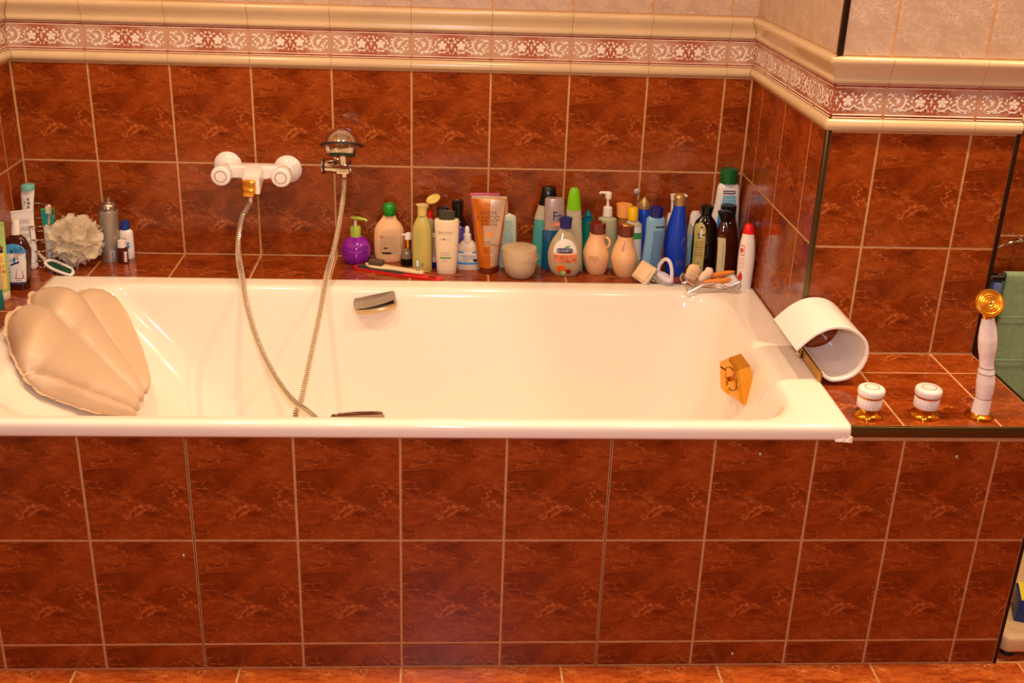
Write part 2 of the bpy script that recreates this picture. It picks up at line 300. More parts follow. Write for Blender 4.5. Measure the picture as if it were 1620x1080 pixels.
# relief ornament (shared): petals, scrolls and leaves in low relief
def ornament():
    mb=MB()
    def petal(cx,cz,ln,wd,a,h=.0013):
        n=8; V=[(cx,-h,cz)]
        for k in range(n):
            t=2*PI*k/n; px=ln*math.cos(t); pz=wd*math.sin(t)*(1+.25*math.cos(t)); V.append((cx+px*math.cos(a)-pz*math.sin(a),0,cz+px*math.sin(a)+pz*math.cos(a)))
        mb.add(V,[(0,1+k,1+(k+1)%n) for k in range(n)])
    def stroke(P,wd,h=.0011):
        P=[Vector((p[0],0,p[1])) for p in P]; V=[]
        for i,p in enumerate(P):
            d=(P[min(i+1,len(P)-1)]-P[max(i-1,0)]).normalized(); nn=Vector((-d.z,0,d.x)); f=wd*(.35+.65*math.sin(PI*min(1,(i+.6)/len(P))))
            V+=[p+nn*f,p+Vector((0,-h,0)),p-nn*f]
        Fc=[]
        for i in range(len(P)-1): a=i*3; Fc+=[(a,a+1,a+4,a+3),(a+1,a+2,a+5,a+4)]
        mb.add(V,Fc)
    def arc(cx,cz,r,a0,a1,wd,n=10,r1=None):
        r1=r if r1 is None else r1
        stroke([(cx+(r+(r1-r)*k/n)*math.cos(math.radians(a0+(a1-a0)*k/n)),cz+(r+(r1-r)*k/n)*math.sin(math.radians(a0+(a1-a0)*k/n))) for k in range(n+1)],wd)
    Z=.036
    for s in (-1,1):
        def X(d): return .1+s*d
        def A(a): return a if s>0 else 180-a
        fx_=X(.0235)
        for k in range(5):
            a=math.radians(90+72*k); petal(fx_+.0062*math.cos(a),Z+.0062*math.sin(a),.0058,.0040,a)
        petal(fx_,Z,.0018,.0018,0,.0018)
        # ring of foliage round the flower
        arc(fx_,Z-.001,.0155,A(-150),A(-20),.0013); arc(fx_,Z,.0155,A(40),A(80),.0011,5)
        for a,l in ((150,.0045),(118,.0035),(60,.0035),(28,.0045),(5,.004),(-35,.0045),(-75,.005),(-110,.0035),(-150,.004)):
            t=math.radians(A(a)); petal(fx_+.0175*math.cos(t),Z+.0170*math.sin(t),l,.0021,t+s*.9)
        # large C scroll at the tile end with a bud
        cx=X(.072)
        arc(cx,Z+.001,.019,A(115),A(300),.0021,14,.0165); arc(cx+s*.006,Z-.012,.007,A(-60),A(110),.0015,7,.003)
        petal(cx-s*.003,Z+.001,.0065,.0042,1.4); petal(cx+s*.002,Z+.0065,.0035,.0025,.3*s)
        for dx,dz,l,wd,a in ((.010,.013,.0055,.0024,.7),(.0165,.015,.004,.0024,-.6),(.004,.0165,.0032,.002,.2),(.0175,.004,.003,.0026,1.2),(.013,-.002,.0035,.0028,.2),(.019,-.010,.0035,.0022,1.2),(.006,-.006,.0042,.002,.2),(-.012,-.0165,.0065,.0025,-.25),(-.022,-.016,.005,.0021,-.5),(.002,-.019,.005,.002,.1),(-.019,.003,.0055,.0027,-.9),(-.021,.012,.0028,.0025,0),(-.024,-.004,.005,.002,.6)):
            petal(cx+s*dx,Z+dz,l,wd,a*s if s>0 else PI-a)
        arc(X(.048),Z-.004,.012,A(200),A(300),.0012,7,.009)
        # centre tendrils
        arc(X(.0055),Z-.008,.0065,A(-90),A(60),.0010,7,.003); arc(X(.005),Z+.013,.0045,A(-120),A(120),.0010,7,.003)
        petal(X(.0045),Z+.0185,.0035,.0016,.3*s); petal(X(.004),Z-.018,.002,.0022,0)
    petal(.1,Z+.0005,.0018,.0095,0); petal(.1,Z+.0005,.0055,.0012,0)
    for k in range(26):
        petal(random.uniform(.012,.188),Z+random.choice((-1,1))*random.uniform(.004,.019),random.uniform(.0012,.0022),.0011,random.uniform(0,3))
    me=bpy.data.meshes.new('relief'); me.from_pydata([tuple(v) for v in mb.V],[],mb.F); me.materials.append(MAT['relief']); me.polygons.foreach_set('use_smooth',[True]*len(me.polygons)); me.update()
    return me
REL=ornament()
def relief_clip(u0,u1):
    if u0<=.001 and u1>=.196: return REL
    key=('rel',round(u0,3),round(u1,3))
    if key in TC: return TC[key]
    bm=bmesh.new(); bm.from_mesh(REL)
    for x,n_ in ((u0+.003,-1),(u1-.003,1)):
        g_=bm.verts[:]+bm.edges[:]+bm.faces[:]
        bmesh.ops.bisect_plane(bm,geom=g_,plane_co=(x,0,0),plane_no=(n_,0,0),clear_outer=True)
    me=bpy.data.meshes.new('relief'); bm.to_mesh(me); bm.free(); me.materials.append(MAT['relief']); me.polygons.foreach_set('use_smooth',[True]*len(me.polygons)); TC[key]=me; return me
def decor(parent,x0,w,u,z,place):
    me=tile_mesh(w,.0722,u,0,'decor_print',g=.0012); loc,rot=place(x0,z,u,0); o=link('decor_tile',me,parent,loc,rot)
    link('relief',relief_clip(u,u+w),o,(0,-.0041,0))
    mb=MB()
    for zz in (.0085,.0635,.003,.0693):
        a,b=u+.003,u+w-.003
        mb.add([(a,-.004,zz-.0011),(b,-.004,zz-.0011),(b,-.0056,zz),(a,-.0056,zz),(b,-.004,zz+.0011),(a,-.004,zz+.0011)],[(0,1,2,3),(3,2,4,5)])
    mb.build('ridge','relief',o)
def band(parent,xs,us,place,mitre):
    """xs: joints; mitre: (start,end) sign, +1 inner corner, -1 outer corner"""
    for i in range(len(xs)-1):
        m0=mitre[0] if i==0 else 0; m1=mitre[1] if i==len(xs)-2 else 0
        strip(parent,'cornice_tile',CP,xs[i],xs[i+1],m0,m1,1.1590,place)
        decor(parent,xs[i],xs[i+1]-xs[i],us[i] if us else 0,1.0868,place)
        strip(parent,'moulding_tile',MP,xs[i],xs[i+1],m0,m1,1.0636,place)
band(wall_back,[0]+xb[1:-1]+[W0],usb,PB(0),(1,1))
band(wall_left,ys[:-1]+[0],None,PL(0),(0,1))
band(wall_right,[0]+sr[1:-1]+[-YW],usr,PR(W0),(1,-1))
band(wall_wing,[W0,1.966,2.160,XE],usw,PB(YW),(-1,0))
band(wall_far,[XE-.003,2.3,2.5,2.7,2.9],usf,PB(YFAR),(0,0))
# metal corner trims
def trim(i,a,b,m='trim_bronze',bev=.0025):
    return tag(MB().box(a,b,bev).build('trim_%d'%i,m,smooth=True),kind='structure')
trim(1,(W0-.0035,YW-.003,.57),(W0+.0075,YW+.012,1.0634)); trim(2,(W0-.0035,YW-.003,ZT+.0005),(W0+.0075,YW+.012,CEIL-.001),'trim_dark')
trim(3,(XE-.006,YW-.003,.57),(XE+.003,YW+.02,1.0634),'trim_dark'); trim(4,(XE-.006,YW-.003,ZT+.0005),(XE+.003,YW+.02,CEIL-.001),'trim_dark')
# ---------------- tiled ledges round the tub ----------------
lg=thing('back_ledge','tiled ledge between bathtub and back wall, crowded with bottles','ledge')
MB().box((.002,-.2015,0),(W0-.001,-.0005,Z0-GR)).build('base','grout',lg)
tiles(lg,[.110,.187,.387,.587,.787,.987,1.187,1.387,1.587,1.787,W0-.001],[-.206,-.001],PT(Z0),us=[.12]+[0]*9,vs=[.02],name='tile')
ll=thing('left_ledge','narrow tiled ledge at the left end of the bathtub','ledge')
MB().box((.002,-.976,0),(.108,-.208,Z0-GR)).build('base','grout',ll)
tiles(ll,[.001,.109],[-.976,-.826,-.626,-.429,-.235,-.2075],PT(Z0),us=[.06],vs=[.05,0,0,0,.1])
MB().box((.002,-.2055,Z0-.004),(.1085,-.0015,Z0)).build('tile','tile_red',lg)
rd=thing('side_deck','tiled deck right of the bathtub carrying the taps','ledge')
MB().box((W0+.002,-.976,0),(XE-.004,YW-.0005,Z0-GR)).build('base','grout',rd)
tiles(rd,[W0+.003,1.967,2.161,XE-.004],[-.978,-.727,YW-.001],PT(Z0),us=[.092,0,0],vs=[0,0])
MB().box((W0+.001,-.987,.5455),(XE,-.978,.5685),.003).build('edge_trim','trim_bronze',rd,smooth=True)
MB().box((XE-.005,-.978,.5455),(XE+.003,YW-.004,.5685),.003).build('edge_trim','trim_dark',rd,smooth=True)
sd=MB().box((XE-.0035,-.976,0),(XE-.0005,YW+.0,Z0-.022)).build('side_cladding','tile_red',rd)
# ---------------- tiled front panel ----------------
fp=thing('tub_front','red-brown tiled front panel below the white bathtub rim','bath panel')
YF=-.98
MB().box((.03,YF+GR,0),(XE-.004,YF+.0035,.5435)).build('backing','grout',fp)
xp=[.03,.194,.395,.5935,.7938,.995,1.198,1.3995,1.600,1.799,1.972,2.161,XE-.004]
usp=[.036,0,0,0,0,0,0,0,0,0,0,0]
tiles(fp,xp,[.0015,.062,.309,.5375],PB(YF),us=usp,vs=[.12,0,.014])
MB().box((W0+.003,YF-.0003,.538),(XE-.004,YF+.004,.5445)).build('backing','grout',fp)
MB().box((XE-.005,YF-.0015,.001),(XE+.002,YF+.0045,.5445),.001).build('corner_trim','trim_dark',fp)
for x in (.5935,1.3995): # open joints of the removable access panels
    MB().box((x-.0008,YF+.0005,.001),(x+.0008,YF+GR+.0002,.5375)).build('access_slit','grout_dark',fp)
for x,z in ((1.6906,.5055),(2.0828,.5002),(.5704,.2743),(1.6885,.0291)):
    mb=MB().lathe([(0,-.0002),(.0048,0),(.0045,.0012),(.003,.0024),(.0012,.0028),(.001,.0012),(0,.0012)],14,(x,YF,z),'y'); mb.build('screw','steel',fp,smooth=True)
# ---------------- bathtub ----------------
tub=thing('bathtub','white enamel built-in bathtub in the tiled alcove','bathtub')
def rrect(x0,x1,y0,y1,r,z,k=8,ns=6):
    rr=r if isinstance(r,(tuple,list)) else (r,)*4 ; P=[]
    # corners: (x1,y1) (x0,y1) (x0,y0) (x1,y0)
    C=[(x1,y1,0,1,1),(x0,y1,90,-1,1),(x0,y0,180,-1,-1),(x1,y0,270,1,-1)]
    for i,(cx,cy,a0,sx,sy) in enumerate(C):
        q=rr[i]
        for j in range(k+1):
            a=math.radians(a0+90*j/k); P.append((cx-sx*q+q*math.cos(a),cy-sy*q+q*math.sin(a),z))
        # side to the next corner
        nx,ny,na,nsx,nsy=C[(i+1)%4]; q2=rr[(i+1)%4]; a=math.radians(na)
        e=(nx-nsx*q2+q2*math.cos(a),ny-nsy*q2+q2*math.sin(a)); s_=P[-1]
        for j in range(1,ns): t=j/ns; P.append((s_[0]+(e[0]-s_[0])*t,s_[1]+(e[1]-s_[1])*t,z))
    return P
R=[]
ox0,ox1,oy0,oy1=.1105,W0-.0008,-1.000,-.2075
for ins,z,r in ((.012,.5450,.004),(.004,.5445,.006),(.0005,.548,.008),(0,.555,.008),(0,.566,.009),(.0015,.5715,.010),(.006,.5755,.012),(.013,.5775,.014)):
    R.append(rrect(ox0+ins,ox1-ins*.3,oy0+ins,oy1-ins*.4,r,z))
ix0,ix1,iy0,iy1=.205,1.772,-.967,-.262
for (l,ri,f,bk,z,r) in ((-.02,-.02,-.016,-.012,.5765,.075),(-.008,-.008,-.006,-.004,.5755,.088),(0,0,0,0,.5735,.095),(.008,.006,.005,.005,.569,.1),(.016,.011,.010,.010,.560,.105),(.03,.018,.016,.016,.540,.11),(.065,.028,.024,.024,.50,.115),(.12,.040,.034,.034,.44,.12),(.18,.052,.044,.044,.37,.125),(.235,.064,.054,.054,.30,.13),(.285,.078,.066,.066,.23,.135),(.33,.10,.085,.085,.185,.14),(.39,.15,.13,.13,.165,.12),(.5,.28,.2,.2,.160,.08)):
    R.append(rrect(ix0+l,ix1-ri,iy0+f,iy1-bk,r,z))
mb=MB(); mb.rings(R,cap0=False,cap1=True)
tb=mb.build('tub_shell','enamel',tub,smooth=True,auto=70)
sm=tb.modifiers.new('sub','SUBSURF'); sm.levels=1; sm.render_levels=1
# feet and floor pan hidden inside, silicone bead along back and left edges
mb=MB(); mb.box((.1085,-.2115,.568),(W0-.002,-.2050,.5745),.002).box((.1090,-.985,.568),(.1150,-.2050,.5745),.002); mb.build('silicone_bead','silicone',tub,smooth=True)
for sx in (.55,1.55):
    for sy in (-.75,-.45): MB().lathe([(.02,0),(.022,.01),(.012,.02),(.012,.158),(.02,.162)],12,(sx,sy,0)).build('foot','steel',tub,smooth=True)
# chipped filler lump at the front right corner of the rim
random.seed(3)
P=[]
for i in range(9):
    t=i/8; x=W0-.032+.033*t; P.append([(x,-1.0002-.0018*random.random()*t,.5480+.008*t*random.random()),(x,-1.001-.002*random.random()*t,.5440-.0015*t*random.random()),(x,-.992,.5432),(x,-.990,.552)])
MB().rings(P).build('filler_lump','enamel',tub,smooth=False)
# grips on the long walls
def grip(loc,rz,tilt,label,hm='grip_metal'):
    g=empty('grip',loc,(0,tilt,rz)); g.scale=(1,1,1.25); g.parent=tub; g['label']=label
    W_=.049
    hood=MB(); R=[]
    for i in range(15):
        t=i/14; x=-W_+2*W_*t; e=math.sin(PI*t)**.35 if 0<t<1 else .25
        z1=.0125*(.75+.25*t); d=.020*e+.004
        zb=-.0052+.0085*t; R.append([(x,.004,z1+.004),(x,-d*.6,z1+.004),(x,-d,z1),(x,-d-.001,zb),(x,-d+.003,zb-.0008),(x,.004,zb)])
    hood.rings(R); hood.build('grip_hood',hm,g,smooth=True,auto=35)
    lip=MB(); R=[]
    for i in range(15):
        t=i/14; x=-W_-.001+2*(W_+.001)*t; e=math.sin(PI*t)**.35 if 0<t<1 else .25; d=.022*e+.004
        R.append([(x,.004,-.0062),(x,-d,-.0066),(x,-d-.0015,-.0105),(x,-d+.001,-.0150),(x,.004,-.0165)])
    lip.rings(R); lip.build('grip_bar','grip_gold',g,smooth=True,auto=35)
    MB().box((-W_+.004,-.008,-.008),(W_-.004,.0035,.009)).build('grip_recess','trim_dark',g)
    for s in (-1,1): MB().box((s*W_-.003,-.009,-.013),(s*W_+.003,.004,.012+s*.003),.0025).build('grip_end','grip_metal',g,smooth=True)
grip((.906,-.2860,.546),0,-.17,'chrome and gold grip on the far inner wall of the tub')
grip((.912,-.922,.538),PI,.10,'dark chrome grip just showing over the front rim','chrome')
# gold overflow with winged knob
ov=empty('overflow',(1.7335,-.640,.515),(0,-.10,.30)); ov.parent=tub; ov['label']='polished gold overflow cover with winged knob'
poly=[(-.052,-.044),(.050,-.050),(.058,.018),(.012,.050),(-.030,.036)]  # (y,z)
mb=MB(); A=[(.006,y,z) for y,z in poly]; Bq=[(-.022,y*.95,z*.95) for y,z in poly]; Cq=[(-.026,y*.82,z*.82) for y,z in poly]; mb.rings([A,Bq,Cq]); mb.build('cover','gold_soft',ov)
mb=MB(); mb.tube([(-.0268,.027*math.cos(2*PI*k/28),.027*math.sin(2*PI*k/28)) for k in range(28)],.0012,6,closed=True); mb.build('ring','gold_line',ov,smooth=True)
mb=MB(); mb.lathe([(.006,-.026),(.0055,-.030),(.0045,-.034),(.005,-.038),(.003,-.041)],14,(0,0,0),'x'); mb.build('knob_stem','gold',ov,smooth=True)
mb=MB()
for s in (-1,1):
    R=[]
    for i in range(8):
        t=i/7; w_=.0035+.010*t**1.4; h=.0035*(1-t*.3); c=(-.037-.004*t,s*(.002+.006*t),s*.026*t)
        R.append([(c[0]+h*math.cos(a),c[1]+w_*math.sin(a),c[2]) for a in [2*PI*q/10 for q in range(10)]])
    mb.rings(R)
mb.build('knob_wing','gold',ov,smooth=True)
# ---------------- spout ----------------
sp=thing('bath_spout','white curled ribbon bath spout on a gold base, at the right tub rim','spout',(1.866,-.71,.575))
pr=spline([(0,-.010,.0165),(0,.000,.007),(0,.018,.0005),(0,.047,.006),(0,.069,.022),(0,.0805,.046),(0,.0825,.067),(0,.0765,.090),(0,.060,.109),(0,.038,.1215),(0,.016,.1255),(0,-.009,.1225),(0,-.034,.110),(0,-.054,.093),(0,-.0725,.0735)],5)
th=.0065; R=[]
n=len(pr)
for i,p in enumerate(pr):
    a=pr[max(i-1,0)]; b=pr[min(i+1,n-1)]; d=(b-a).normalized(); nn=Vector((0,-d.z,d.y))*th  # inward
    x,z=p.y,p.z; xi,zi=x+nn.y,z+nn.z
    y0,y1=-.087,.082; e=.0015
    R.append([(x,y0+e,z),(x,y1-e,z),(x+(xi-x)*.2,y1,z+(zi-z)*.2),(x+(xi-x)*.8,y1,z+(zi-z)*.8),(xi,y1-e,zi),(xi,y0+e,zi),(x+(xi-x)*.8,y0,z+(zi-z)*.8),(x+(xi-x)*.2,y0,z+(zi-z)*.2)])
MB().rings(R).build('ribbon','porcelain',sp,smooth=True,auto=35)
MB().box((-.0150,-.090,.0022),(-.0085,.085,.0225),.0008).build('base_plate','gold_brushed',sp,smooth=True)
MB().lathe([(0,0),(.006,0),(.006,.016),(.004,.02),(0,.02)],12,(-.021,.035,.0025)).build('fixing_bolt','chrome',sp,smooth=True)
# ---------------- deck taps ----------------
def deck_tap(x,y,label):
    t=thing('deck_tap',label,'tap',(x,y,Z0),group='gold and white deck taps')
    MB().lathe([(0,0),(.0292,0),(.0296,.002),(.0285,.005),(.0235,.0085),(.018,.0115),(.0165,.021),(0,.021)],36).build('flange','gold',t,smooth=True)
    MB().lathe([(.016,.0195),(.0232,.020),(.0243,.022),(.0243,.040),(.0235,.042),(.018,.0425)],96,flute=.05,nf=24).build('handle','porcelain',t,smooth=True,auto=60)
    MB().lathe([(.0232,.0420),(.0238,.0430),(.0238,.0445),(.0225,.0458)],36).build('ring','gold',t,smooth=True)
    MB().lathe([(.0215,.0452),(.0250,.0462),(.0260,.048),(.0262,.055),(.0255,.059),(.0225,.0615),(.019,.0622),(.0,.0612)],96,flute=.03,nf=24).build('cap','porcelain',t,smooth=True,auto=60)
    MB().tube([(.0135*math.cos(2*PI*k/32),.0135*math.sin(2*PI*k/32),.0617) for k in range(32)],.0008,6,closed=True).build('cap_ring','gold_line',t,smooth=True)
deck_tap(1.9090,-.9330,'white fluted deck tap on gold flange, nearest the spout')
deck_tap(2.0235,-.9320,'white fluted deck tap on gold flange, nearest the hand shower')
# ---------------- deck hand shower ----------------
hs=thing('hand_shower','white and gold hand shower standing upright on the deck','hand shower',(2.1345,-.9330,Z0))
MB().lathe([(0,0),(.0285,0),(.0288,.002),(.027,.0055),(.021,.008),(.0185,.0105),(0,.011)],36).build('flange','gold',hs,smooth=True)
ax=spline([(.0005,0,.010),(.001,0,.045),(-.0015,0,.075),(-.007,0,.11),(-.013,0,.15),(-.0200,0,.19),(-.0240,0,.2115)],12)
rad=[(.010,.0175),(.016,.0172),(.040,.0158),(.0425,.0152),(.055,.0168),(.075,.0178),(.095,.0162),(.108,.0138),(.114,.0135),(.126,.0142),(.145,.0170),(.165,.0178),(.185,.0158),(.205,.0120),(.212,.0090)]
def rz_(z):
    for (a,b),(c,d) in zip(rad,rad[1:]):
        if z<=c: return b+(d-b)*(z-a)/(c-a)
    return rad[-1][1]
MB().tube(ax,lambda i:rz_(ax[i].z),24).build('handle','porcelain',hs,smooth=True)
for z in (.0435,.0925+.002,.107):
    p=min(ax,key=lambda q:abs(q.z-z)); MB().tube([(p.x+(rz_(p.z)+.0002)*math.cos(2*PI*k/28),(rz_(p.z)+.0002)*math.sin(2*PI*k/28),p.z) for k in range(28)],.0007,6,closed=True).build('gold_band','gold_line',hs,smooth=True)
MB().tube([(-.024,0,.208),(-.0245,0,.214),(-.0258,0,.222),(-.027,0,.226)],lambda i:(.0095,.0105,.0075,.009)[i],20).build('neck','gold',hs,smooth=True)
hd=empty('head',(-.029,-.004,.240),(1.02,0,-.10)); hd.parent=hs; hd['label']='gold spray head with concentric rings'
MB().lathe([(0,-.012),(.009,-.0115),(.020,-.006),(.0262,.0),(.0272,.0025),(.0262,.0042),(.0238,.0042),(.0225,.0022),(.0205,.0036),(.0185,.0024),(.0160,.0042),(.0140,.0026),(.0115,.0046),(.0090,.003),(.0065,.0052),(.0040,.0042),(.002,.006),(0,.006)],40).build('spray_face','gold_soft',hd,smooth=True)
# ---------------- wall mixer ----------------
fx_=thing('wall_mixer','white wall-mounted bath mixer with gold spout','mixer tap',(.592,0,.806))
def P3(x,y,z): return (x-.592,y,z-.806)
for x,z in ((.516,.8085),(.668,.8015)):
    c=P3(x,0,z)
    MB().lathe([(0,0),(.0355,0),(.0362,.002),(.034,.006),(.027,.0125),(.018,.018),(.012,.021),(0,.0215)],40,c,'y').build('rosette','porcelain',fx_,smooth=True)
    MB().lathe([(.0105,.018),(.0105,.034)],20,c,'y').build('inlet','gold',fx_,smooth=True)
mb=MB(); R=[]
for x,hz,y0,y1 in ((.520,.014,-.036,-.058),(.530,.0165,-.034,-.062),(.556,.0165,-.034,-.063),(.562,.0175,-.034,-.066),(.622,.0175,-.034,-.066),(.628,.0165,-.034,-.063),(.655,.0165,-.034,-.062),(.665,.014,-.036,-.058)):
    R.append([P3(x,y0,.8065-hz),P3(x,y1+.004,.8065-hz),P3(x,y1,.8065-hz+.004),P3(x,y1,.8065+hz-.006),P3(x,y1+.006,.8065+hz),P3(x,y0,.8065+hz)])
mb.rings(R); mb.build('body','porcelain',fx_,smooth=True,auto=30)
# spout block, widening down and out to the gold aerator
R=[]
for y,zc,hw,hh in ((-.040,.808,.0235,.015),(-.066,.807,.0235,.0165),(-.085,.802,.0225,.0185),(-.104,.794,.0215,.0215),(-.118,.788,.0205,.0225)):
    R.append([P3(.592-hw,y,zc-hh),P3(.592+hw,y,zc-hh*.98),P3(.592+hw,y,zc+hh-.005),P3(.592+hw-.005,y,zc+hh),P3(.592-hw+.005,y,zc+hh),P3(.592-hw,y,zc+hh-.005)])
MB().rings(R).build('spout','porcelain',fx_,smooth=True,auto=30)
mb=MB(); mb.box(P3(.5705,-.126,.7640),P3(.6035,-.108,.8030),.006); mb.build('aerator','gold_soft',fx_,smooth=True)
mb=MB(); mb.box(P3(.5725,-.1340,.7620),P3(.6010,-.118,.7830),.005); mb.build('aerator_lip','gold_soft',fx_,smooth=True)
for x,z,l in ((.5165,.8070,'left'),(.6645,.8060,'right')):
    c=P3(x,-.055,z)
    MB().lathe([(0,0),(.0165,0),(.0172,.004),(.0190,.006),(.0215,.010),(.0222,.040),(0,.040)],96,c,'y',flute=.07,nf=22).build('handle','porcelain',fx_,smooth=True,auto=60)
    MB().lathe([(0,.039),(.0232,.0392),(.0252,.042),(.0255,.048),(.0242,.0535),(.020,.0555),(0,.0545)],96,c,'y',flute=.03,nf=22).build('cap','porcelain',fx_,smooth=True,auto=60)
    MB().tube([(c[0]+.0140*math.cos(2*PI*k/32),c[1]-.0553,c[2]+.0140*math.sin(2*PI*k/32)) for k in range(32)],.0009,6,closed=True).build('cap_ring','gold_line',fx_,smooth=True)
    MB().lathe([(.0185,.0),(.0192,.001),(.0192,.003),(.0185,.004)],30,c,'y').build('gold_band','gold',fx_,smooth=True)
MB().lathe([(0,0),(.0062,0),(.0068,.003),(.0068,.013),(.0052,.014),(.0052,.032),(0,.032)],20,P3(.586,-.100,.7400)).build('outlet','chrome',fx_,smooth=True)
MB().lathe([(.0068,0),(.0105,.001),(.0105,.003),(.0068,.004)],20,P3(.586,-.100,.7665)).build('outlet_collar','gold',fx_,smooth=True)
# ---------------- shower head in wall holder ----------------
ho=thing('shower_holder','chrome cylindrical shower holder fixed to the back wall','shower holder',(.80,0,.826))
MB().lathe([(0,0),(.016,0),(.016,.004),(.011,.006),(.011,.045),(0,.045)],24,(0,0,-.002),'y').build('wall_mount','chrome',ho,smooth=True)
mb=MB(); mb.lathe([(0,-.030),(.0165,-.030),(.0172,-.028),(.0172,.035),(.0165,.0375),(0,.0375)],32,(0,-.062,0),'x'); mb.build('barrel','chrome',ho,smooth=True)
MB().lathe([(.0172,-.0310),(.0195,-.0312),(.0195,-.0345),(.0172,-.035)],32,(0,-.062,0),'x').build('gasket','rubber_dark',ho,smooth=True)
MB().lathe([(0,-.0385),(.017,-.0385),(.0195,-.037),(.0195,-.0345),(0,-.0345)],32,(0,-.062,0),'x').build('end_cap','chrome',ho,smooth=True)
MB().box((.0008,-.100,-.010),(.034,-.064,.0165),.004).build('clasp','chrome',ho,smooth=True)
sh=thing('shower_handset','round chrome shower head with dark rim, resting in the wall holder','shower head',(.817,-.088,.862))
MB().tube([(.0035,.002,-.055),(.003,.000,-.035),(.001,-.003,-.005),(0,-.006,.012)],lambda i:(.0085,.0098,.0115,.013)[i],20).build('neck','chrome',sh,smooth=True)
hd=empty('head',(0,-.004,.025),(-.36,0,0)); hd.parent=sh
MB().lathe([(0,.0440),(.012,.0430),(.024,.0385),(.035,.0295),(.0425,.017),(.0462,.006),(.0470,.003)][::-1],48).build('dome','chrome',hd,smooth=True)
MB().lathe([(.040,.0055),(.048,.0045),(.0545,.0018),(.0545,-.0002),(.048,-.0018),(.040,-.0022)][::-1],48).build('rim','rubber_dark',hd,smooth=True)
MB().lathe([(0,-.024),(.030,-.0235),(.0355,-.0215),(.040,-.013),(.0435,-.002),(.0435,.0)],48).build('bowl','chrome',hd,smooth=True)
MB().lathe([(.0245,-.0265),(.030,-.0262),(.0345,-.0235),(.0345,-.0215),(.024,-.0225)],40).build('seal_ring','green_rubber',hd,smooth=True)
MB().lathe([(0,-.0285),(.012,-.028),(.0235,-.0262),(.025,-.0235),(0,-.0235)],40).build('spray_plate','steel',hd,smooth=True)
# ---------------- hose ----------------
HP=[(0.586, -0.1, 0.7395), (0.5735, -0.11, 0.72), (0.5651, -0.12, 0.7037), (0.5588, -0.155, 0.6566), (0.5669, -0.205, 0.6236), (0.5825, -0.262, 0.5945), (0.605, -0.335, 0.5405), (0.6404, -0.41, 0.4821), (0.684, -0.475, 0.4303), (0.733, -0.53, 0.3922), (0.7869, -0.57, 0.3689), (0.88, -0.62, 0.27), (0.98, -0.64, 0.19), (1.07, -0.62, 0.175), (1.09, -0.55, 0.174), (1.0, -0.5, 0.174), (0.86, -0.515, 0.2), (0.775, -0.545, 0.29), (0.7384, -0.55, 0.3585), (0.7485, -0.515, 0.3931), (0.7611, -0.44, 0.4558), (0.7762, -0.35, 0.5322), (0.7876, -0.262, 0.6023), (0.7977, -0.195, 0.6403), (0.8097, -0.135, 0.7042), (0.8169, -0.093, 0.7582), (0.8195, -0.086, 0.8)]
C_=spline(HP,30); L=[0]
for a,b in zip(C_,C_[1:]): L.append(L[-1]+(b-a).length)
step=.00125; P=[];j=0;s=0
while s<L[-1]:
    while L[j+1]<s: j+=1
    t=(s-L[j])/(L[j+1]-L[j]); P.append(C_[j].lerp(C_[j+1],t)); s+=step
ho_=MB().tube(P,lambda i:(.0060,.0077,.0077,.0060)[i%4],8,cap=False).build('shower_hose','hose_metal',smooth=True,auto=25)
ho_.data.materials.append(MAT['hose_groove_shade'])
for p_ in ho_.data.polygons:
    if (min(p_.vertices)//8)%4==3: p_.material_index=1  # shade between the ribs, painted as a darker metal in the valleys
tag(ho_,'ribbed chrome shower hose looping from the mixer down into the tub','shower hose')
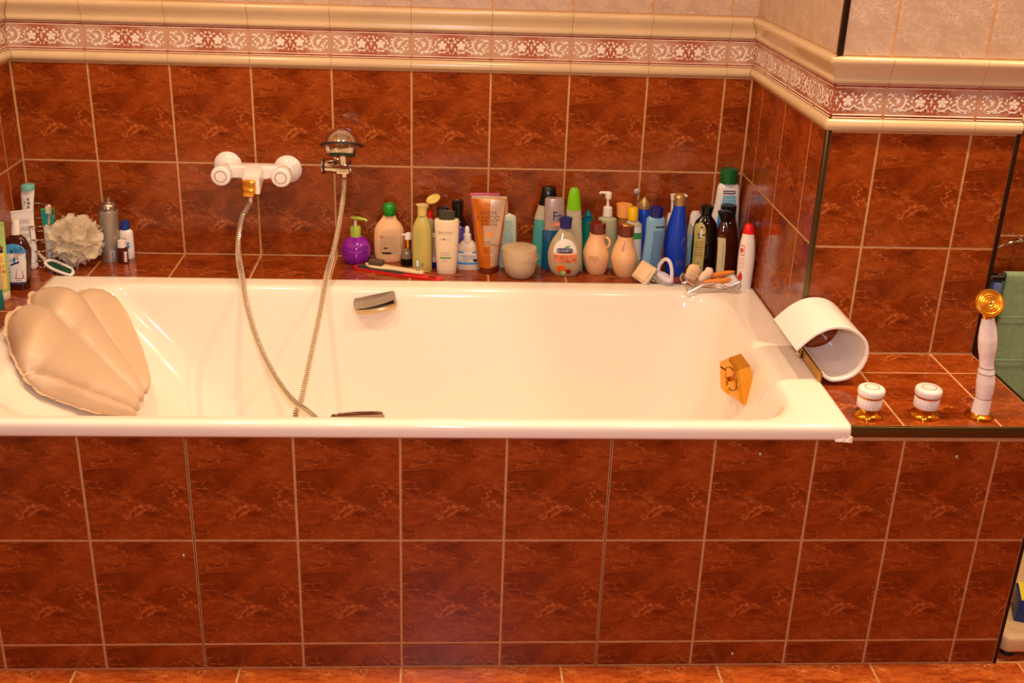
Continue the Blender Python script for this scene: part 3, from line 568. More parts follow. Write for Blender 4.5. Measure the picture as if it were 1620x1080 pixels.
BT={
 'purple_pump':(0.8407, -0.0433, 0.567, [('body', 'purple', 1, 2, [(0.0, 0.0183, 0.0), (0.0008, 0.0282, 0.0002), (0.0149, 0.0373, 0.0013), (0.0306, 0.0397, 0.0016), (0.0481, 0.0371, 0.002), (0.0619, 0.0272, 0.0023), (0.0706, 0.0156, 0.0025)]), ('collar', 'lime', 1, 2, [(0.0706, 0.014, 0.0009), (0.093, 0.0139, 0.0013), (0.0981, 0.0115, 0.0023)]), ('stem', 'white_plastic', 1, 2, [(0.0964, 0.0037, 0.001), (0.1153, 0.0037, 0.0014)]), ('pump_head', 'lime', 1, 2, [(0.1153, 0.0074, 0.0017), (0.1204, 0.0139, 0.0019), (0.1217, 0.0098, 0.0028)])]),
 'peach_bottle':(0.9293, -0.0353, 0.567, [('body', 'peach_plastic', 0.5, 2.3, [(0.0, 0.0242, 0.0), (0.003, 0.0334, -0.0007), (0.0223, 0.0387, -0.0009), (0.066, 0.0397, -0.0009), (0.0886, 0.0383, -0.0002), (0.104, 0.0305, -0.0006), (0.116, 0.0206, -0.0005), (0.1263, 0.016, 0.0009)]), ('cap', 'green_cap', 1, 2, [(0.1264, 0.0148, 0.0005), (0.1315, 0.0156, 0.0006), (0.1366, 0.0172, 0.0006), (0.1468, 0.018, 0.0007), (0.157, 0.0131, 0.0008), (0.1602, 0.0066, 0.0009)])]),
 'gold_pump':(0.9756, -0.0686, 0.567, [('body', 'smoke_glass', 1, 2, [(0.0, 0.0125, 0.0), (0.0028, 0.0157, 0.0001), (0.0272, 0.016, -0.0003), (0.0411, 0.0119, -0.0002), (0.0481, 0.0099, 0.001)]), ('collar', 'gold', 1, 2, [(0.0481, 0.0091, 0.0035), (0.0723, 0.009, 0.0036)]), ('pump_head', 'white_plastic', 1, 2, [(0.0723, 0.009, 0.0036), (0.0843, 0.009, 0.0037), (0.0891, 0.0065, 0.0045)])]),
 'yellow_bottle':(1.0171, -0.1055, 0.567, [('body', 'yellow_liquid', 0.6, 2.3, [(0.0, 0.023, -0.0), (0.0005, 0.0254, 0.0), (0.0981, 0.0246, -0.0005), (0.1184, 0.0226, -0.001), (0.1318, 0.0181, -0.0006), (0.1436, 0.0129, -0.0002), (0.1486, 0.0117, -0.0007)]), ('cap', 'yellow_cap', 0.9, 2, [(0.1486, 0.0117, -0.0007), (0.1703, 0.0136, 0.0005), (0.1759, 0.0168, 0.0005)])]),
 'taper_bottle':(1.0803, -0.1241, 0.567, [('body', 'cream_plastic', 0.55, 2.5, [(0.0, 0.0221, 0.0001), (0.001, 0.0245, 0.0), (0.0542, 0.028, -0.0001), (0.105, 0.0306, -0.0002), (0.1402, 0.0316, -0.001), (0.1452, 0.0272, -0.0006)]), ('cap', 'dark_cap', 0.6, 2.2, [(0.1436, 0.0208, -0.0006), (0.1651, 0.0216, -0.0016), (0.1663, 0.0167, -0.0016)])]),
 'slim_tube':(1.0487, -0.085, 0.567, [('cap', 'navy', 0.9, 2, [(0.0, 0.0066, 0.0009), (0.0164, 0.0062, -0.0004)]), ('body', 'cream_plastic', 0.7, 2, [(0.0164, 0.0058, 0.0), (0.0493, 0.0053, -0.0014), (0.0946, 0.0049, -0.0013)])]),
 'black_cap_bottle':(1.0768, -0.055, 0.567, [('body', 'black_glass', 0.8, 2, [(0.0, 0.0192, 0.0), (0.1005, 0.0198, -0.0017), (0.1176, 0.0148, -0.0036)]), ('cap', 'black_cap', 1, 2, [(0.1176, 0.014, -0.0077), (0.1516, 0.0156, -0.008), (0.1562, 0.0106, -0.0064)])]),
 'dark_bottle':(1.116, -0.045, 0.567, [('body', 'black_glass', 0.8, 2, [(0.0, 0.0234, 0.0), (0.0843, 0.0232, -0.0011), (0.1033, 0.0207, -0.0006), (0.1187, 0.0132, -0.0016), (0.1289, 0.0116, -0.0051)]), ('cap', 'black_cap', 1, 2, [(0.1289, 0.0123, -0.0076), (0.1579, 0.0148, -0.0088), (0.1714, 0.0147, -0.009), (0.1729, 0.0099, -0.009)])]),
 'oval_bottle':(1.1366, -0.0857, 0.567, [('body', 'milky', 0.5, 2.3, [(0.0, 0.0273, -0.0001), (0.0041, 0.0307, -0.0002), (0.0457, 0.0305, -0.0009), (0.0631, 0.0263, -0.0004), (0.0734, 0.0164, -0.0022), (0.0768, 0.0123, -0.0014)]), ('cap', 'white_plastic', 1, 2, [(0.0751, 0.0107, -0.003), (0.0938, 0.0102, -0.0038), (0.0956, 0.0066, -0.0043)]), ('nozzle', 'white_plastic', 1, 2, [(0.0956, 0.0066, -0.0043), (0.1109, 0.0061, -0.0041), (0.115, 0.0032, -0.0046)])]),
 'red_cap_vial':(1.0365, -0.04, 0.567, [('body', 'clear_glass', 1, 2, [(0.0, 0.0109, 0.0), (0.1125, 0.0107, -0.0005), (0.1227, 0.0058, -0.0005)]), ('cap', 'red_cap', 1, 2, [(0.1228, 0.0074, -0.0005), (0.1381, 0.0058, -0.0005)])]),
 'mint_bottle':(1.2406, -0.0643, 0.567, [('body', 'mint', 0.5, 2.6, [(0.0, 0.021, -0.0), (0.0017, 0.0239, -0.0006), (0.1232, 0.0255, -0.0056), (0.1385, 0.0206, -0.006), (0.1453, 0.0074, -0.0063)]), ('cap', 'beige_cap', 1, 2, [(0.1452, 0.0106, -0.0129), (0.1773, 0.0118, -0.0158), (0.1878, 0.0073, -0.0174)])]),
 'cream_jar':(1.2707, -0.1398, 0.567, [('body', 'frosted', 1, 2, [(0.0, 0.0181, -0.0001), (0.0005, 0.0286, -0.001), (0.0144, 0.0384, -0.0016), (0.035, 0.0436, -0.0027), (0.0487, 0.0447, -0.0028)]), ('lid', 'frosted', 1, 2, [(0.0487, 0.0452, -0.0031), (0.0691, 0.045, -0.0039), (0.0776, 0.0437, -0.0046), (0.0791, 0.0397, -0.0039)])]),
 'teal_bottle':(1.3417, -0.04, 0.567, [('body', 'teal_liquid', 0.6, 2.3, [(0.0, 0.0246, 0.0), (0.0005, 0.028, -0.0002), (0.0479, 0.0323, -0.0036), (0.1262, 0.03, -0.0033)]), ('shoulder', 'clear_frost', 0.6, 2.3, [(0.1262, 0.03, -0.0033), (0.1641, 0.0256, 0.0025)]), ('cap', 'black_cap', 0.7, 2.2, [(0.1641, 0.0256, 0.0025), (0.1879, 0.0211, 0.0026), (0.2099, 0.0173, 0.002), (0.2125, 0.0132, 0.0026)])]),
 'blue_bottle':(1.3647, -0.0781, 0.567, [('body', 'blue_liquid', 0.5, 2.5, [(0.0, 0.0335, 0.0), (0.0012, 0.0352, -0.0004), (0.109, 0.0305, -0.0063)]), ('cap', 'silver_plastic', 0.5, 2.5, [(0.1056, 0.0281, -0.0053), (0.1886, 0.0253, -0.0084), (0.1923, 0.022, -0.0088)])]),
 'fruit_soap':(1.3885, -0.1269, 0.567, [('body', 'clear_glass', 0.5, 2.2, [(0.0, 0.0232, -0.0001), (0.0029, 0.0313, -0.0004), (0.022, 0.0419, -0.0022), (0.0513, 0.0443, -0.0045), (0.0736, 0.0409, -0.0056), (0.0939, 0.0326, -0.0067), (0.1109, 0.0212, -0.0076), (0.1227, 0.0146, -0.0065), (0.1278, 0.0134, -0.0072)]), ('cap', 'navy', 0.9, 2, [(0.1278, 0.0146, -0.0051), (0.1446, 0.0154, -0.0052), (0.1546, 0.0162, -0.0049), (0.1568, 0.0105, -0.006)])]),
 'fruit_soap_liquid':(1.3883, -0.1277, 0.567, [('liquid', 'yellow_green_liquid', 0.5, 2.2, [(0.0, 0.0215, 0.0), (0.0032, 0.0289, -0.0003), (0.0223, 0.0395, -0.0021), (0.0273, 0.0415, -0.0031)])]),
 'green_cap_bottle':(1.4157, -0.085, 0.567, [('body', 'clear_frost', 0.6, 2.3, [(0.0, 0.0201, 0.0), (0.0079, 0.0226, -0.0004), (0.0983, 0.0215, -0.0053), (0.1645, 0.0192, -0.0093)]), ('cap', 'lime_cap', 0.65, 2.1, [(0.1645, 0.0189, -0.009), (0.1914, 0.0163, -0.0104), (0.2115, 0.0135, -0.0102), (0.2215, 0.009, -0.0112)])]),
 'teal_small':(1.455, -0.05, 0.567, [('body', 'teal_clear', 1, 2, [(0.0, 0.0187, 0.0), (0.0035, 0.0204, -0.0003), (0.1139, 0.0184, -0.0051), (0.1226, 0.0141, -0.0065)]), ('collar', 'teal_cap', 1, 2, [(0.1226, 0.0138, -0.0052), (0.1346, 0.0142, -0.0055)]), ('nozzle', 'teal_cap', 1, 2, [(0.1346, 0.0084, -0.0047), (0.1398, 0.0104, -0.0054), (0.1449, 0.0075, -0.0061), (0.1547, 0.0017, -0.0059)])]),
 'amphora0':(1.4728, -0.1021, 0.567, [('body', 'peach_plastic', 1, 2, [(0.0, 0.0184, -0.0), (0.0005, 0.0234, -0.0003), (0.0182, 0.0304, -0.0019), (0.046, 0.0348, -0.0033), (0.065, 0.0314, -0.0045), (0.0822, 0.0248, -0.0055), (0.0977, 0.0206, -0.004), (0.1079, 0.0206, -0.003)]), ('cap', 'brown_cap', 1, 2, [(0.108, 0.0197, -0.0022), (0.1182, 0.0205, -0.0028), (0.1343, 0.0222, -0.0039), (0.1358, 0.018, -0.0041)])]),
 'amphora1':(1.5446, -0.1213, 0.567, [('body', 'peach_plastic', 1, 2, [(0.0, 0.0183, -0.0), (0.0005, 0.0233, -0.0004), (0.018, 0.0303, -0.0022), (0.0457, 0.0347, -0.0038), (0.0647, 0.0313, -0.0051), (0.0819, 0.0247, -0.0064), (0.0973, 0.0206, -0.005), (0.1075, 0.0205, -0.0041)]), ('cap', 'brown_cap', 1, 2, [(0.1075, 0.0197, -0.0033), (0.1177, 0.0204, -0.004), (0.1338, 0.0221, -0.0052), (0.1353, 0.018, -0.0055)])]),
 'pump_bottle':(1.5099, -0.045, 0.567, [('body', 'clear_frost_green', 1, 2, [(0.0, 0.0221, 0.0), (0.0062, 0.0246, -0.0004), (0.1185, 0.0252, -0.0077), (0.1289, 0.0201, -0.0084), (0.1358, 0.0125, -0.008)]), ('collar', 'white_plastic', 1, 2, [(0.1375, 0.013, -0.0087), (0.1598, 0.0121, -0.0093), (0.1632, 0.0075, -0.0099)]), ('stem', 'white_plastic', 1, 2, [(0.1632, 0.0038, -0.0095), (0.187, 0.0037, -0.0111)]), ('pump_head', 'white_plastic', 1, 2, [(0.1837, 0.0083, -0.0096), (0.1989, 0.0095, -0.0102), (0.2024, 0.0058, -0.0109)])]),
 'orange_cap_bottle':(1.5573, -0.026, 0.567, [('body', 'amber_liquid', 1, 2, [(0.0, 0.0197, 0.0), (0.1171, 0.0203, -0.0078), (0.1309, 0.0185, -0.008)]), ('cap', 'orange_cap', 1, 2, [(0.131, 0.0202, -0.0089), (0.1637, 0.0214, -0.0108), (0.1642, 0.0167, -0.0108)])]),
 'yellow_cap_bottle':(1.5735, -0.073, 0.567, [('body', 'clear_frost', 0.7, 2.2, [(0.0, 0.022, 0.0), (0.1109, 0.0242, -0.007), (0.128, 0.0183, -0.0075), (0.1366, 0.0116, -0.0098)]), ('cap', 'yellow_cap2', 1, 2, [(0.1366, 0.0137, -0.0094), (0.1656, 0.0137, -0.0108), (0.1693, 0.0108, -0.0116)])]),
 'gold_cap_blue':(1.608, -0.05, 0.567, [('body', 'royal_blue', 1, 2, [(0.0, 0.0204, 0.0), (0.1338, 0.0184, -0.0088), (0.1543, 0.0159, -0.0112), (0.1612, 0.0141, -0.0118)]), ('cap', 'gold_plastic', 1, 2, [(0.1612, 0.0154, -0.0122), (0.1749, 0.015, -0.0128), (0.1834, 0.0096, -0.0131), (0.1885, 0.0033, -0.0131), (0.1912, 0.0024, -0.0133)])]),
 'sky_blue':(1.612, -0.12, 0.567, [('body', 'sky_blue', 0.55, 2.5, [(0.0, 0.0233, 0.0), (0.0264, 0.025, -0.0006), (0.0955, 0.0248, 0.0037), (0.1465, 0.025, 0.004), (0.1566, 0.0213, 0.0036), (0.1617, 0.0155, 0.004)]), ('cap', 'navy', 0.9, 2, [(0.16, 0.0171, 0.0041), (0.1834, 0.0171, 0.0038), (0.187, 0.0122, 0.0032)])]),
 'royal_bottle':(1.682, -0.1066, 0.567, [('body', 'royal_blue', 1, 2, [(0.0, 0.0202, 0.0), (0.0018, 0.0248, -0.0012), (0.0576, 0.0292, -0.005), (0.0923, 0.029, -0.0065), (0.1179, 0.0273, -0.0071), (0.152, 0.021, -0.0065), (0.1773, 0.0164, -0.0051), (0.1874, 0.0143, -0.0056)]), ('cap', 'gold_plastic', 1, 2, [(0.1874, 0.0143, -0.0056), (0.2025, 0.0148, -0.0057), (0.2074, 0.0163, -0.0071), (0.2141, 0.0131, -0.0076), (0.2181, 0.0066, -0.0073)])]),
 'white_pump_back':(1.6872, -0.04, 0.567, [('body', 'white_plastic', 1, 2, [(0.0, 0.0205, 0.0), (0.1321, 0.0194, -0.0078), (0.1442, 0.0126, -0.0123)]), ('stem', 'white_plastic', 1, 2, [(0.1442, 0.0033, -0.0148), (0.1837, 0.0033, -0.0166)]), ('pump_head', 'white_plastic', 1, 2, [(0.182, 0.0067, -0.0148), (0.197, 0.0076, -0.0155)])]),
 'white_cap_bottle':(1.7381, -0.03, 0.567, [('body', 'clear_frost', 0.6, 2.3, [(0.0, 0.0207, 0.0), (0.0005, 0.0224, -0.0007), (0.0829, 0.0205, 0.0014), (0.118, 0.017, 0.0014)]), ('cap', 'white_plastic', 0.7, 2.1, [(0.111, 0.017, 0.0021), (0.1389, 0.0144, 0.0002), (0.149, 0.0101, -0.0001)])]),
 'herbal_bottle':(1.7555, -0.0905, 0.567, [('body', 'black_glass', 0.6, 2.3, [(0.0, 0.0305, 0.0), (0.0078, 0.033, 0.0001), (0.071, 0.0335, -0.0003), (0.1194, 0.0317, -0.0018), (0.14, 0.0258, -0.003), (0.1519, 0.0158, -0.0026), (0.1604, 0.0124, -0.0034)]), ('cap', 'black_cap', 1, 2, [(0.1604, 0.0133, -0.0026), (0.1723, 0.015, -0.0022), (0.1807, 0.0173, -0.0022), (0.1832, 0.0124, -0.0028)])]),
 'brown_bottle':(1.8075, -0.1161, 0.567, [('body', 'brown_glass', 0.65, 2.3, [(0.0, 0.0236, 0.0), (0.007, 0.0261, 0.0001), (0.0801, 0.025, -0.0019), (0.1179, 0.0232, -0.006), (0.1332, 0.0165, -0.0076), (0.1485, 0.0091, -0.0102)]), ('cap', 'black_cap', 1, 2, [(0.1484, 0.0116, -0.0093), (0.162, 0.0164, -0.0108), (0.1738, 0.019, -0.0129), (0.1764, 0.014, -0.0136)])]),
 'dark_back_bottle':(1.8648, -0.067, 0.567, [('body', 'brown_glass', 0.75, 2.3, [(0.0, 0.0257, 0.0), (0.0825, 0.0255, -0.0058), (0.1208, 0.0245, -0.011), (0.1381, 0.0185, -0.0104), (0.1484, 0.016, -0.0108)]), ('cap', 'black_cap', 1, 2, [(0.1484, 0.0168, -0.0116), (0.1655, 0.0201, -0.0135), (0.1775, 0.0209, -0.014), (0.179, 0.0159, -0.0144)])]),
 'big_white':(1.823, -0.024, 0.567, [('body', 'white_glossy', 0.5, 2.6, [(0.0, 0.0415, 0.0001), (0.0253, 0.0432, -0.0007), (0.1211, 0.0375, -0.004), (0.1733, 0.0326, -0.0025), (0.2127, 0.0291, -0.0034), (0.223, 0.0244, -0.0041), (0.2282, 0.0193, -0.0047)]), ('cap', 'dark_green_cap', 0.9, 2, [(0.2265, 0.0227, -0.0044), (0.2332, 0.0235, -0.0052), (0.2638, 0.0226, -0.0052), (0.2649, 0.0175, -0.0057)])]),
 'red_cap_bottle':(1.8321, -0.2348, 0.575, [('body', 'white_plastic', 0.8, 2.1, [(0.0, 0.0162, -0.0), (0.0005, 0.0178, -0.0006), (0.0444, 0.0202, -0.0016), (0.0863, 0.0209, -0.0024), (0.1194, 0.0187, -0.0034), (0.1359, 0.0159, -0.0041), (0.1458, 0.0143, -0.0045)]), ('cap', 'red_cap', 0.8, 2.1, [(0.1458, 0.0147, -0.0041), (0.1588, 0.0127, -0.0044), (0.167, 0.01, -0.005), (0.1705, 0.0056, -0.0051)])]),
 'aerosol':(0.2107, -0.0583, 0.567, [('body', 'silver_can', 1, 2, [(0.0, 0.0205, 0.0), (0.0005, 0.0226, 0.0001), (0.0701, 0.0235, 0.0033), (0.1274, 0.0238, 0.0065), (0.1341, 0.0229, 0.0073)]), ('dome', 'silver_metal', 1, 2, [(0.1341, 0.0222, 0.0065), (0.1407, 0.0216, 0.0069), (0.1491, 0.0186, 0.0076), (0.1549, 0.0122, 0.0082), (0.1566, 0.0075, 0.0084)]), ('nozzle', 'silver_metal', 1, 2, [(0.1565, 0.0069, 0.0081), (0.1656, 0.0059, 0.009), (0.167, 0.0039, 0.0092)])]),
 'blue_cap_bottle':(0.2466, -0.0389, 0.567, [('body', 'white_plastic', 0.7, 2.2, [(0.0, 0.0186, 0.0), (0.0008, 0.0195, 0.0006), (0.0646, 0.0178, 0.0037), (0.0749, 0.0145, 0.0038), (0.0783, 0.0105, 0.0033)]), ('cap', 'blue_cap', 1, 2, [(0.0782, 0.0113, 0.0025), (0.0987, 0.0108, 0.0042), (0.1004, 0.008, 0.005)])]),
 'brown_vial':(0.2465, -0.0753, 0.567, [('body', 'amber_vial', 1, 2, [(0.0, 0.0121, 0.0), (0.001, 0.0133, 0.0002), (0.0353, 0.0128, 0.0016), (0.0438, 0.01, 0.002)]), ('cap', 'white_plastic', 1, 2, [(0.0421, 0.012, 0.0006), (0.0591, 0.0107, 0.002), (0.0598, 0.0083, 0.0023)])]),
 'mouthwash':(0.046, -0.275, 0.567, [('body', 'brown_glass', 0.55, 2.4, [(0.0, 0.0306, 0.0001), (0.0005, 0.0328, 0.0001), (0.0884, 0.0346, 0.0114), (0.1073, 0.0315, 0.0125), (0.1246, 0.022, 0.0156), (0.134, 0.0116, 0.0169), (0.1372, 0.0095, 0.0165)]), ('cap', 'white_plastic', 1, 2, [(0.1356, 0.0103, 0.017), (0.1542, 0.0095, 0.0196), (0.1698, 0.0076, 0.0213), (0.1703, 0.0058, 0.022)])]),
 'white_teal_tube':(0.0119, -0.075, 0.567, [('body', 'white_glossy', 0.5, 2, [(0.0, 0.0175, -0.0001), (0.0721, 0.0149, 0.0051), (0.1139, 0.0134, 0.0076), (0.1553, 0.0145, 0.0111), (0.1798, 0.0163, 0.0139), (0.1945, 0.0163, 0.0166)]), ('cap', 'teal_matte', 0.9, 2, [(0.1945, 0.0166, 0.0163), (0.2059, 0.0163, 0.0181), (0.2082, 0.0139, 0.0189)])]),
 'orange_tube':(1.1873, -0.1085, 0.567, [('cap', 'brown_cap', 0.9, 2, [(0.0, 0.0206, 0.0), (0.0005, 0.0226, 0.0004), (0.0145, 0.0235, -0.0)]), ('gold_ring', 'gold', 0.9, 2, [(0.0145, 0.0235, -0.0), (0.016, 0.0238, 0.0003)])]),
}
# ---------------- bottles ----------------
def spow(v,e): return math.copysign(abs(v)**e,v)
def sect(r,ra,ex,a):
    e=2/ex; return (r*spow(math.sin(a),e),-ra*r*spow(math.cos(a),e))
def interp(prof,z):
    for (a,b,c),(d,e,f) in zip(prof,prof[1:]):
        if z<=d: t=0 if d==a else max(0,(z-a)/(d-a)); return b+(e-b)*t,c+(f-c)*t
    return prof[-1][1],prof[-1][2]
def smoothp(prof):
    """densify the profile a little with a monotone-ish spline so shoulders are round"""
    if len(prof)<4: return prof
    P=spline([(p[1],p[2],p[0]) for p in prof],3); out=[]
    for p in P:
        z=p.z
        if out and z<=out[-1][0]: z=out[-1][0]+.0001
        out.append((z,max(.0005,p.x),p.y))
    return out
def shell(name,m,ra,ex,prof,parent,n=32):
    R=[[( (lambda q:(q[0]+cx,q[1],z))(sect(r,ra,ex,2*PI*k/n)) ) for k in range(n)] for z,r,cx in prof]
    return MB().rings(R).build(name,m,parent,smooth=True,auto=45)
class Surf:
    """skin of one bottle part, for printing labels on it"""
    def __init__(s,parts,name): 
        p=[q for q in parts if q[0]==name][0]; s.ra,s.ex,s.prof=p[2],p[3],smoothp(p[4])
    def at(s,a,z,off=.0004):
        r,cx=interp(s.prof,z); x,y=sect(r+off,s.ra,s.ex,a) ; return (x+cx,y-off*.3,z)
def ang_of(S,x,z):
    """angle whose section point has offset x from the centre line"""
    r,cx=interp(S.prof,z); v=max(-.97,min(.97,(x)/max(r,.001))); return math.asin(spow(v,S.ex/2))
def patch(S,parent,m,z0,z1,x0,x1,off=.0004,name='label',shape=None,nx=10,nz=8):
    V=[]
    for j in range(nz+1):
        z=z0+(z1-z0)*j/nz; f=shape(j/nz) if shape else 1; c=(x0+x1)/2
        for i in range(nx+1):
            x=c+(x0-c+(x1-x0)*i/nx)*f; V.append(S.at(ang_of(S,x,z),z,off))
    Fc=[(j*(nx+1)+i,j*(nx+1)+i+1,(j+1)*(nx+1)+i+1,(j+1)*(nx+1)+i) for j in range(nz) for i in range(nx)]
    return mesh(name,V,Fc,m,parent,smooth=True)
ELL=lambda t:max(.02,math.sqrt(max(0,1-(2*t-1)**2)))
ARCH=lambda t:1 if t<.7 else max(.03,math.sqrt(max(0,1-((t-.7)/.3)**2)))
def lines(S,parent,m,z0,z1,x0,x1,n,th=.0011,seed=0,off=.0009,frac=.9):
    """rows of small print too small to read in the photograph"""
    rnd=random.Random(seed+n); V=[];Fc=[]
    for j in range(n):
        z=z1-(z1-z0)*(j+.5)/n; x=x0
        while x<x1-.001:
            w=rnd.uniform(.0015,.0055); e=min(x+w,x1-(x1-x0)*(1-frac)*rnd.random())
            if e>x:
                k=len(V); V+=[S.at(ang_of(S,x,z),z-th/2,off),S.at(ang_of(S,e,z),z-th/2,off),S.at(ang_of(S,e,z),z+th/2,off),S.at(ang_of(S,x,z),z+th/2,off)]; Fc.append((k,k+1,k+2,k+3))
            x=x+w+.0012
    if V: mesh('small_print',V,Fc,m,parent)
def textmesh(s,size):
    cu=bpy.data.curves.new('t','FONT'); cu.body=s; cu.size=size; cu.align_x='CENTER'; cu.align_y='CENTER'; cu.resolution_u=2
    o=bpy.data.objects.new('t',cu); COL.objects.link(o); dg=bpy.context.evaluated_depsgraph_get(); me=bpy.data.meshes.new_from_object(o.evaluated_get(dg))
    V=[v.co.copy() for v in me.vertices]; Fc=[tuple(p.vertices) for p in me.polygons]; bpy.data.objects.remove(o); bpy.data.curves.remove(cu); bpy.data.meshes.remove(me); return V,Fc
def text(S,parent,m,s,size,x,z,off=.0010,sx=1,rot=0,name='lettering',bold=0):
    V,Fc=textmesh(s,size); c,sn=math.cos(rot),math.sin(rot); W=[]
    for v in V:
        a,b=v.x*sx,v.y; X=x+a*c-b*sn; Z=z+a*sn+b*c; W.append(S.at(ang_of(S,X,Z),Z,off))
    return mesh(name,W,Fc,m,parent)
def bottle(id,name,label,cat='bottle',rotz=0,group=None,dx=0,dy=0):
    X,Y,Z,parts=BT[id]; t=thing(name,label,cat,(X+dx,Y+dy,Z),(0,0,rotz),group)
    for (n,m,ra,ex,prof) in parts:
        o=shell(n,m,ra,ex,smoothp(prof) if n in('body','liquid','pump_head','dome') else prof,t)
    return t,parts
G='bottles along the back ledge'
# purple pump ball
t,p=bottle('purple_pump','pump_bottle','round purple pump bottle with lime green pump',group=G); S=Surf(p,'body')
MB().tube([(.002,-.001,.1165),(.014,-.004,.1185),(.026,-.007,.1175),(.033,-.009,.1135)],lambda i:(.005,.0042,.0036,.0028)[i],12).build('nozzle','lime',t,smooth=True)
text(S,t,'ink',"LOVE",.009,.022,.047,bold=1); text(S,t,'ink',"BIG",.007,.023,.038); lines(S,t,'ink',.026,.05,-.032,-.012,5,seed=2,th=.0009)
# peach bottle, green ball cap
t,p=bottle('peach_bottle','shampoo_bottle','peach bottle with round green cap and printed back label',group=G); S=Surf(p,'body')
patch(S,t,'label_tan',.022,.092,-.026,.026,shape=lambda u:1 if u<.6 else max(.35,math.cos((u-.6)*3)),nz=12)
lines(S,t,'ink',.05,.075,-.021,.021,5,seed=1,th=.0009); lines(S,t,'ink_brown',.026,.05,-.023,.023,6,seed=4,th=.0009); text(S,t,'ink_red',"SO",.008,-.018,.072); patch(S,t,'ink',.040,.044,-.012,-.004,off=.001,name='print_mark',nx=3,nz=2); patch(S,t,'ink',.0255,.0305,-.017,.006,off=.001,name='bar_code',nx=5,nz=2)
# small gold-neck pump
t,p=bottle('gold_pump','pump_bottle','tiny smoky bottle with gold collar and white pump',group=G); S=Surf(p,'body')
patch(S,t,'dark_liquid',.001,.022,-.0148,.0148,off=.0003,name='dark_base'); MB().box((-.014,-.004,.082),(-.004,.003,.0865),.0015).build('nozzle','white_plastic',t,smooth=True)
# yellow bottle with open flip cap
t,p=bottle('yellow_bottle','shower_gel_bottle','pale yellow-green bottle with its flip lid open',group=G); S=Surf(p,'body')
lines(S,t,'label_lime',.055,.115,-.014,-.002,16,seed=9,th=.0012); patch(S,t,'label_green',.012,.034,-.0165,-.006,off=.0006,name='bar_code_box'); patch(S,t,'label_white',.0135,.0325,-.015,-.0075,off=.0009,name='bar_code'); lines(S,t,'ink_brown',.014,.026,-.002,.004,5,seed=3,th=.001)
text(S,t,'ink_red',"SUN",.006,.014,.008,rot=.3)
lid=MB().lathe([(0,0),(.017,0),(.0185,.0015),(.0185,.005),(.0165,.006),(.0160,.0025),(0,.0022)],32,(0,0,0)); V=[Matrix.Rotation(-.38,4,'Y')@Matrix.Rotation(.30,4,'X')@Vector(v) for v in lid.V]
mesh('flip_lid',[(v.x+.0285,v.y-.004,v.z+.1900) for v in V],lid.F,'yellow_cap',t,True,auto=40); MB().box((.010,-.006,.170),(.016,.002,.178),.001).build('hinge','yellow_cap',t)
# tapered cream bottle
t,p=bottle('taper_bottle','shampoo_bottle','cream bottle narrowing to its foot, dark grey oval cap',group=G); S=Surf(p,'body')
text(S,t,'ink_grey',"SEIKO SHITU",.0062,-.004,.114,sx=1.05); lines(S,t,'ink_grey',.108,.111,-.023,.014,1,th=.0007,frac=1); lines(S,t,'ink',.094,.096,-.018,.010,1,th=.0007,frac=1); patch(S,t,'ink',.094,.0985,-.0085,-.0055,off=.001,name='print_mark',nx=2,nz=2)
text(S,t,'ink_grey',"BALANCING",.0042,-.004,.059); text(S,t,'ink_grey',"HAIR MASK",.0042,-.004,.053); patch(S,t,'label_green',.044,.0475,-.017,.011,off=.0006,name='green_line',nz=2); lines(S,t,'ink_grey',.036,.039,-.012,.002,1)
t,p=bottle('slim_tube','tube','slim upright cream tube with dark print between two bottles','tube'); S=Surf(p,'body'); lines(S,t,'ink_brown',.03,.085,-.004,.004,10,seed=5,th=.003)
t,p=bottle('black_cap_bottle','bottle','black-capped bottle half hidden behind the cream tapered bottle',group=G)
t,p=bottle('dark_bottle','bottle','tall dark bottle with black cap and lilac label',group=G); S=Surf(p,'body'); patch(S,t,'packet_purple',.02,.1045,-.012,.020,name='label'); lines(S,t,'ink_blue',.092,.1,-.001,.016,2,seed=6)
t,p=bottle('oval_bottle','bottle','white oval nozzle bottle with blue-edged pharmacy label',group=G); S=Surf(p,'body')
patch(S,t,'label_white',.014,.050,-.027,.027,name='label'); patch(S,t,'label_blue',.0155,.0215,-.028,.028,off=.0008,name='blue_stripe',nz=2); patch(S,t,'label_blue',.0465,.0505,-.028,-.012,off=.0008,name='blue_stripe',nz=2); patch(S,t,'label_blue',.0465,.0505,.010,.028,off=.0008,name='blue_stripe',nz=2)
lines(S,t,'ink_red',.040,.043,-.018,.012,1,seed=1,th=.0007); text(S,t,'ink',"ПЕРЕКИСЬ",.0065,.001,.037); text(S,t,'ink',"ВОДОРОДА",.0050,.001,.031); lines(S,t,'ink_grey',.023,.028,-.022,.008,2,th=.0007); patch(S,t,'ink',.0235,.0305,.013,.024,off=.001,name='bar_code',nx=4,nz=3)
t,p=bottle('red_cap_vial','vial','small vial with red cap behind the yellow-green bottle','vial')
t,p=bottle('mint_bottle','lotion_bottle','pale mint flat bottle with beige cap, blue print on back',group=G); S=Surf(p,'body')
lines(S,t,'ink_teal',.06,.13,-.018,.016,15,seed=8,th=.0014); lines(S,t,'label_blue',.015,.05,-.018,.016,7,seed=3,th=.0016)
t,p=bottle('cream_jar','cream_jar','squat frosted cream jar with screw lid at the ledge edge','jar'); S=Surf(p,'body')
for z,r in ((.0508,.0452),(.0545,.0456)): MB().tube([(r*math.cos(2*PI*k/40),r*math.sin(2*PI*k/40),z) for k in range(40)],.0009,6,closed=True).build('rim_ridge','frosted',t,smooth=True)
t,p=bottle('teal_bottle','shower_gel_bottle','tall teal gel bottle with black cap, leaning behind the blue one',group=G)
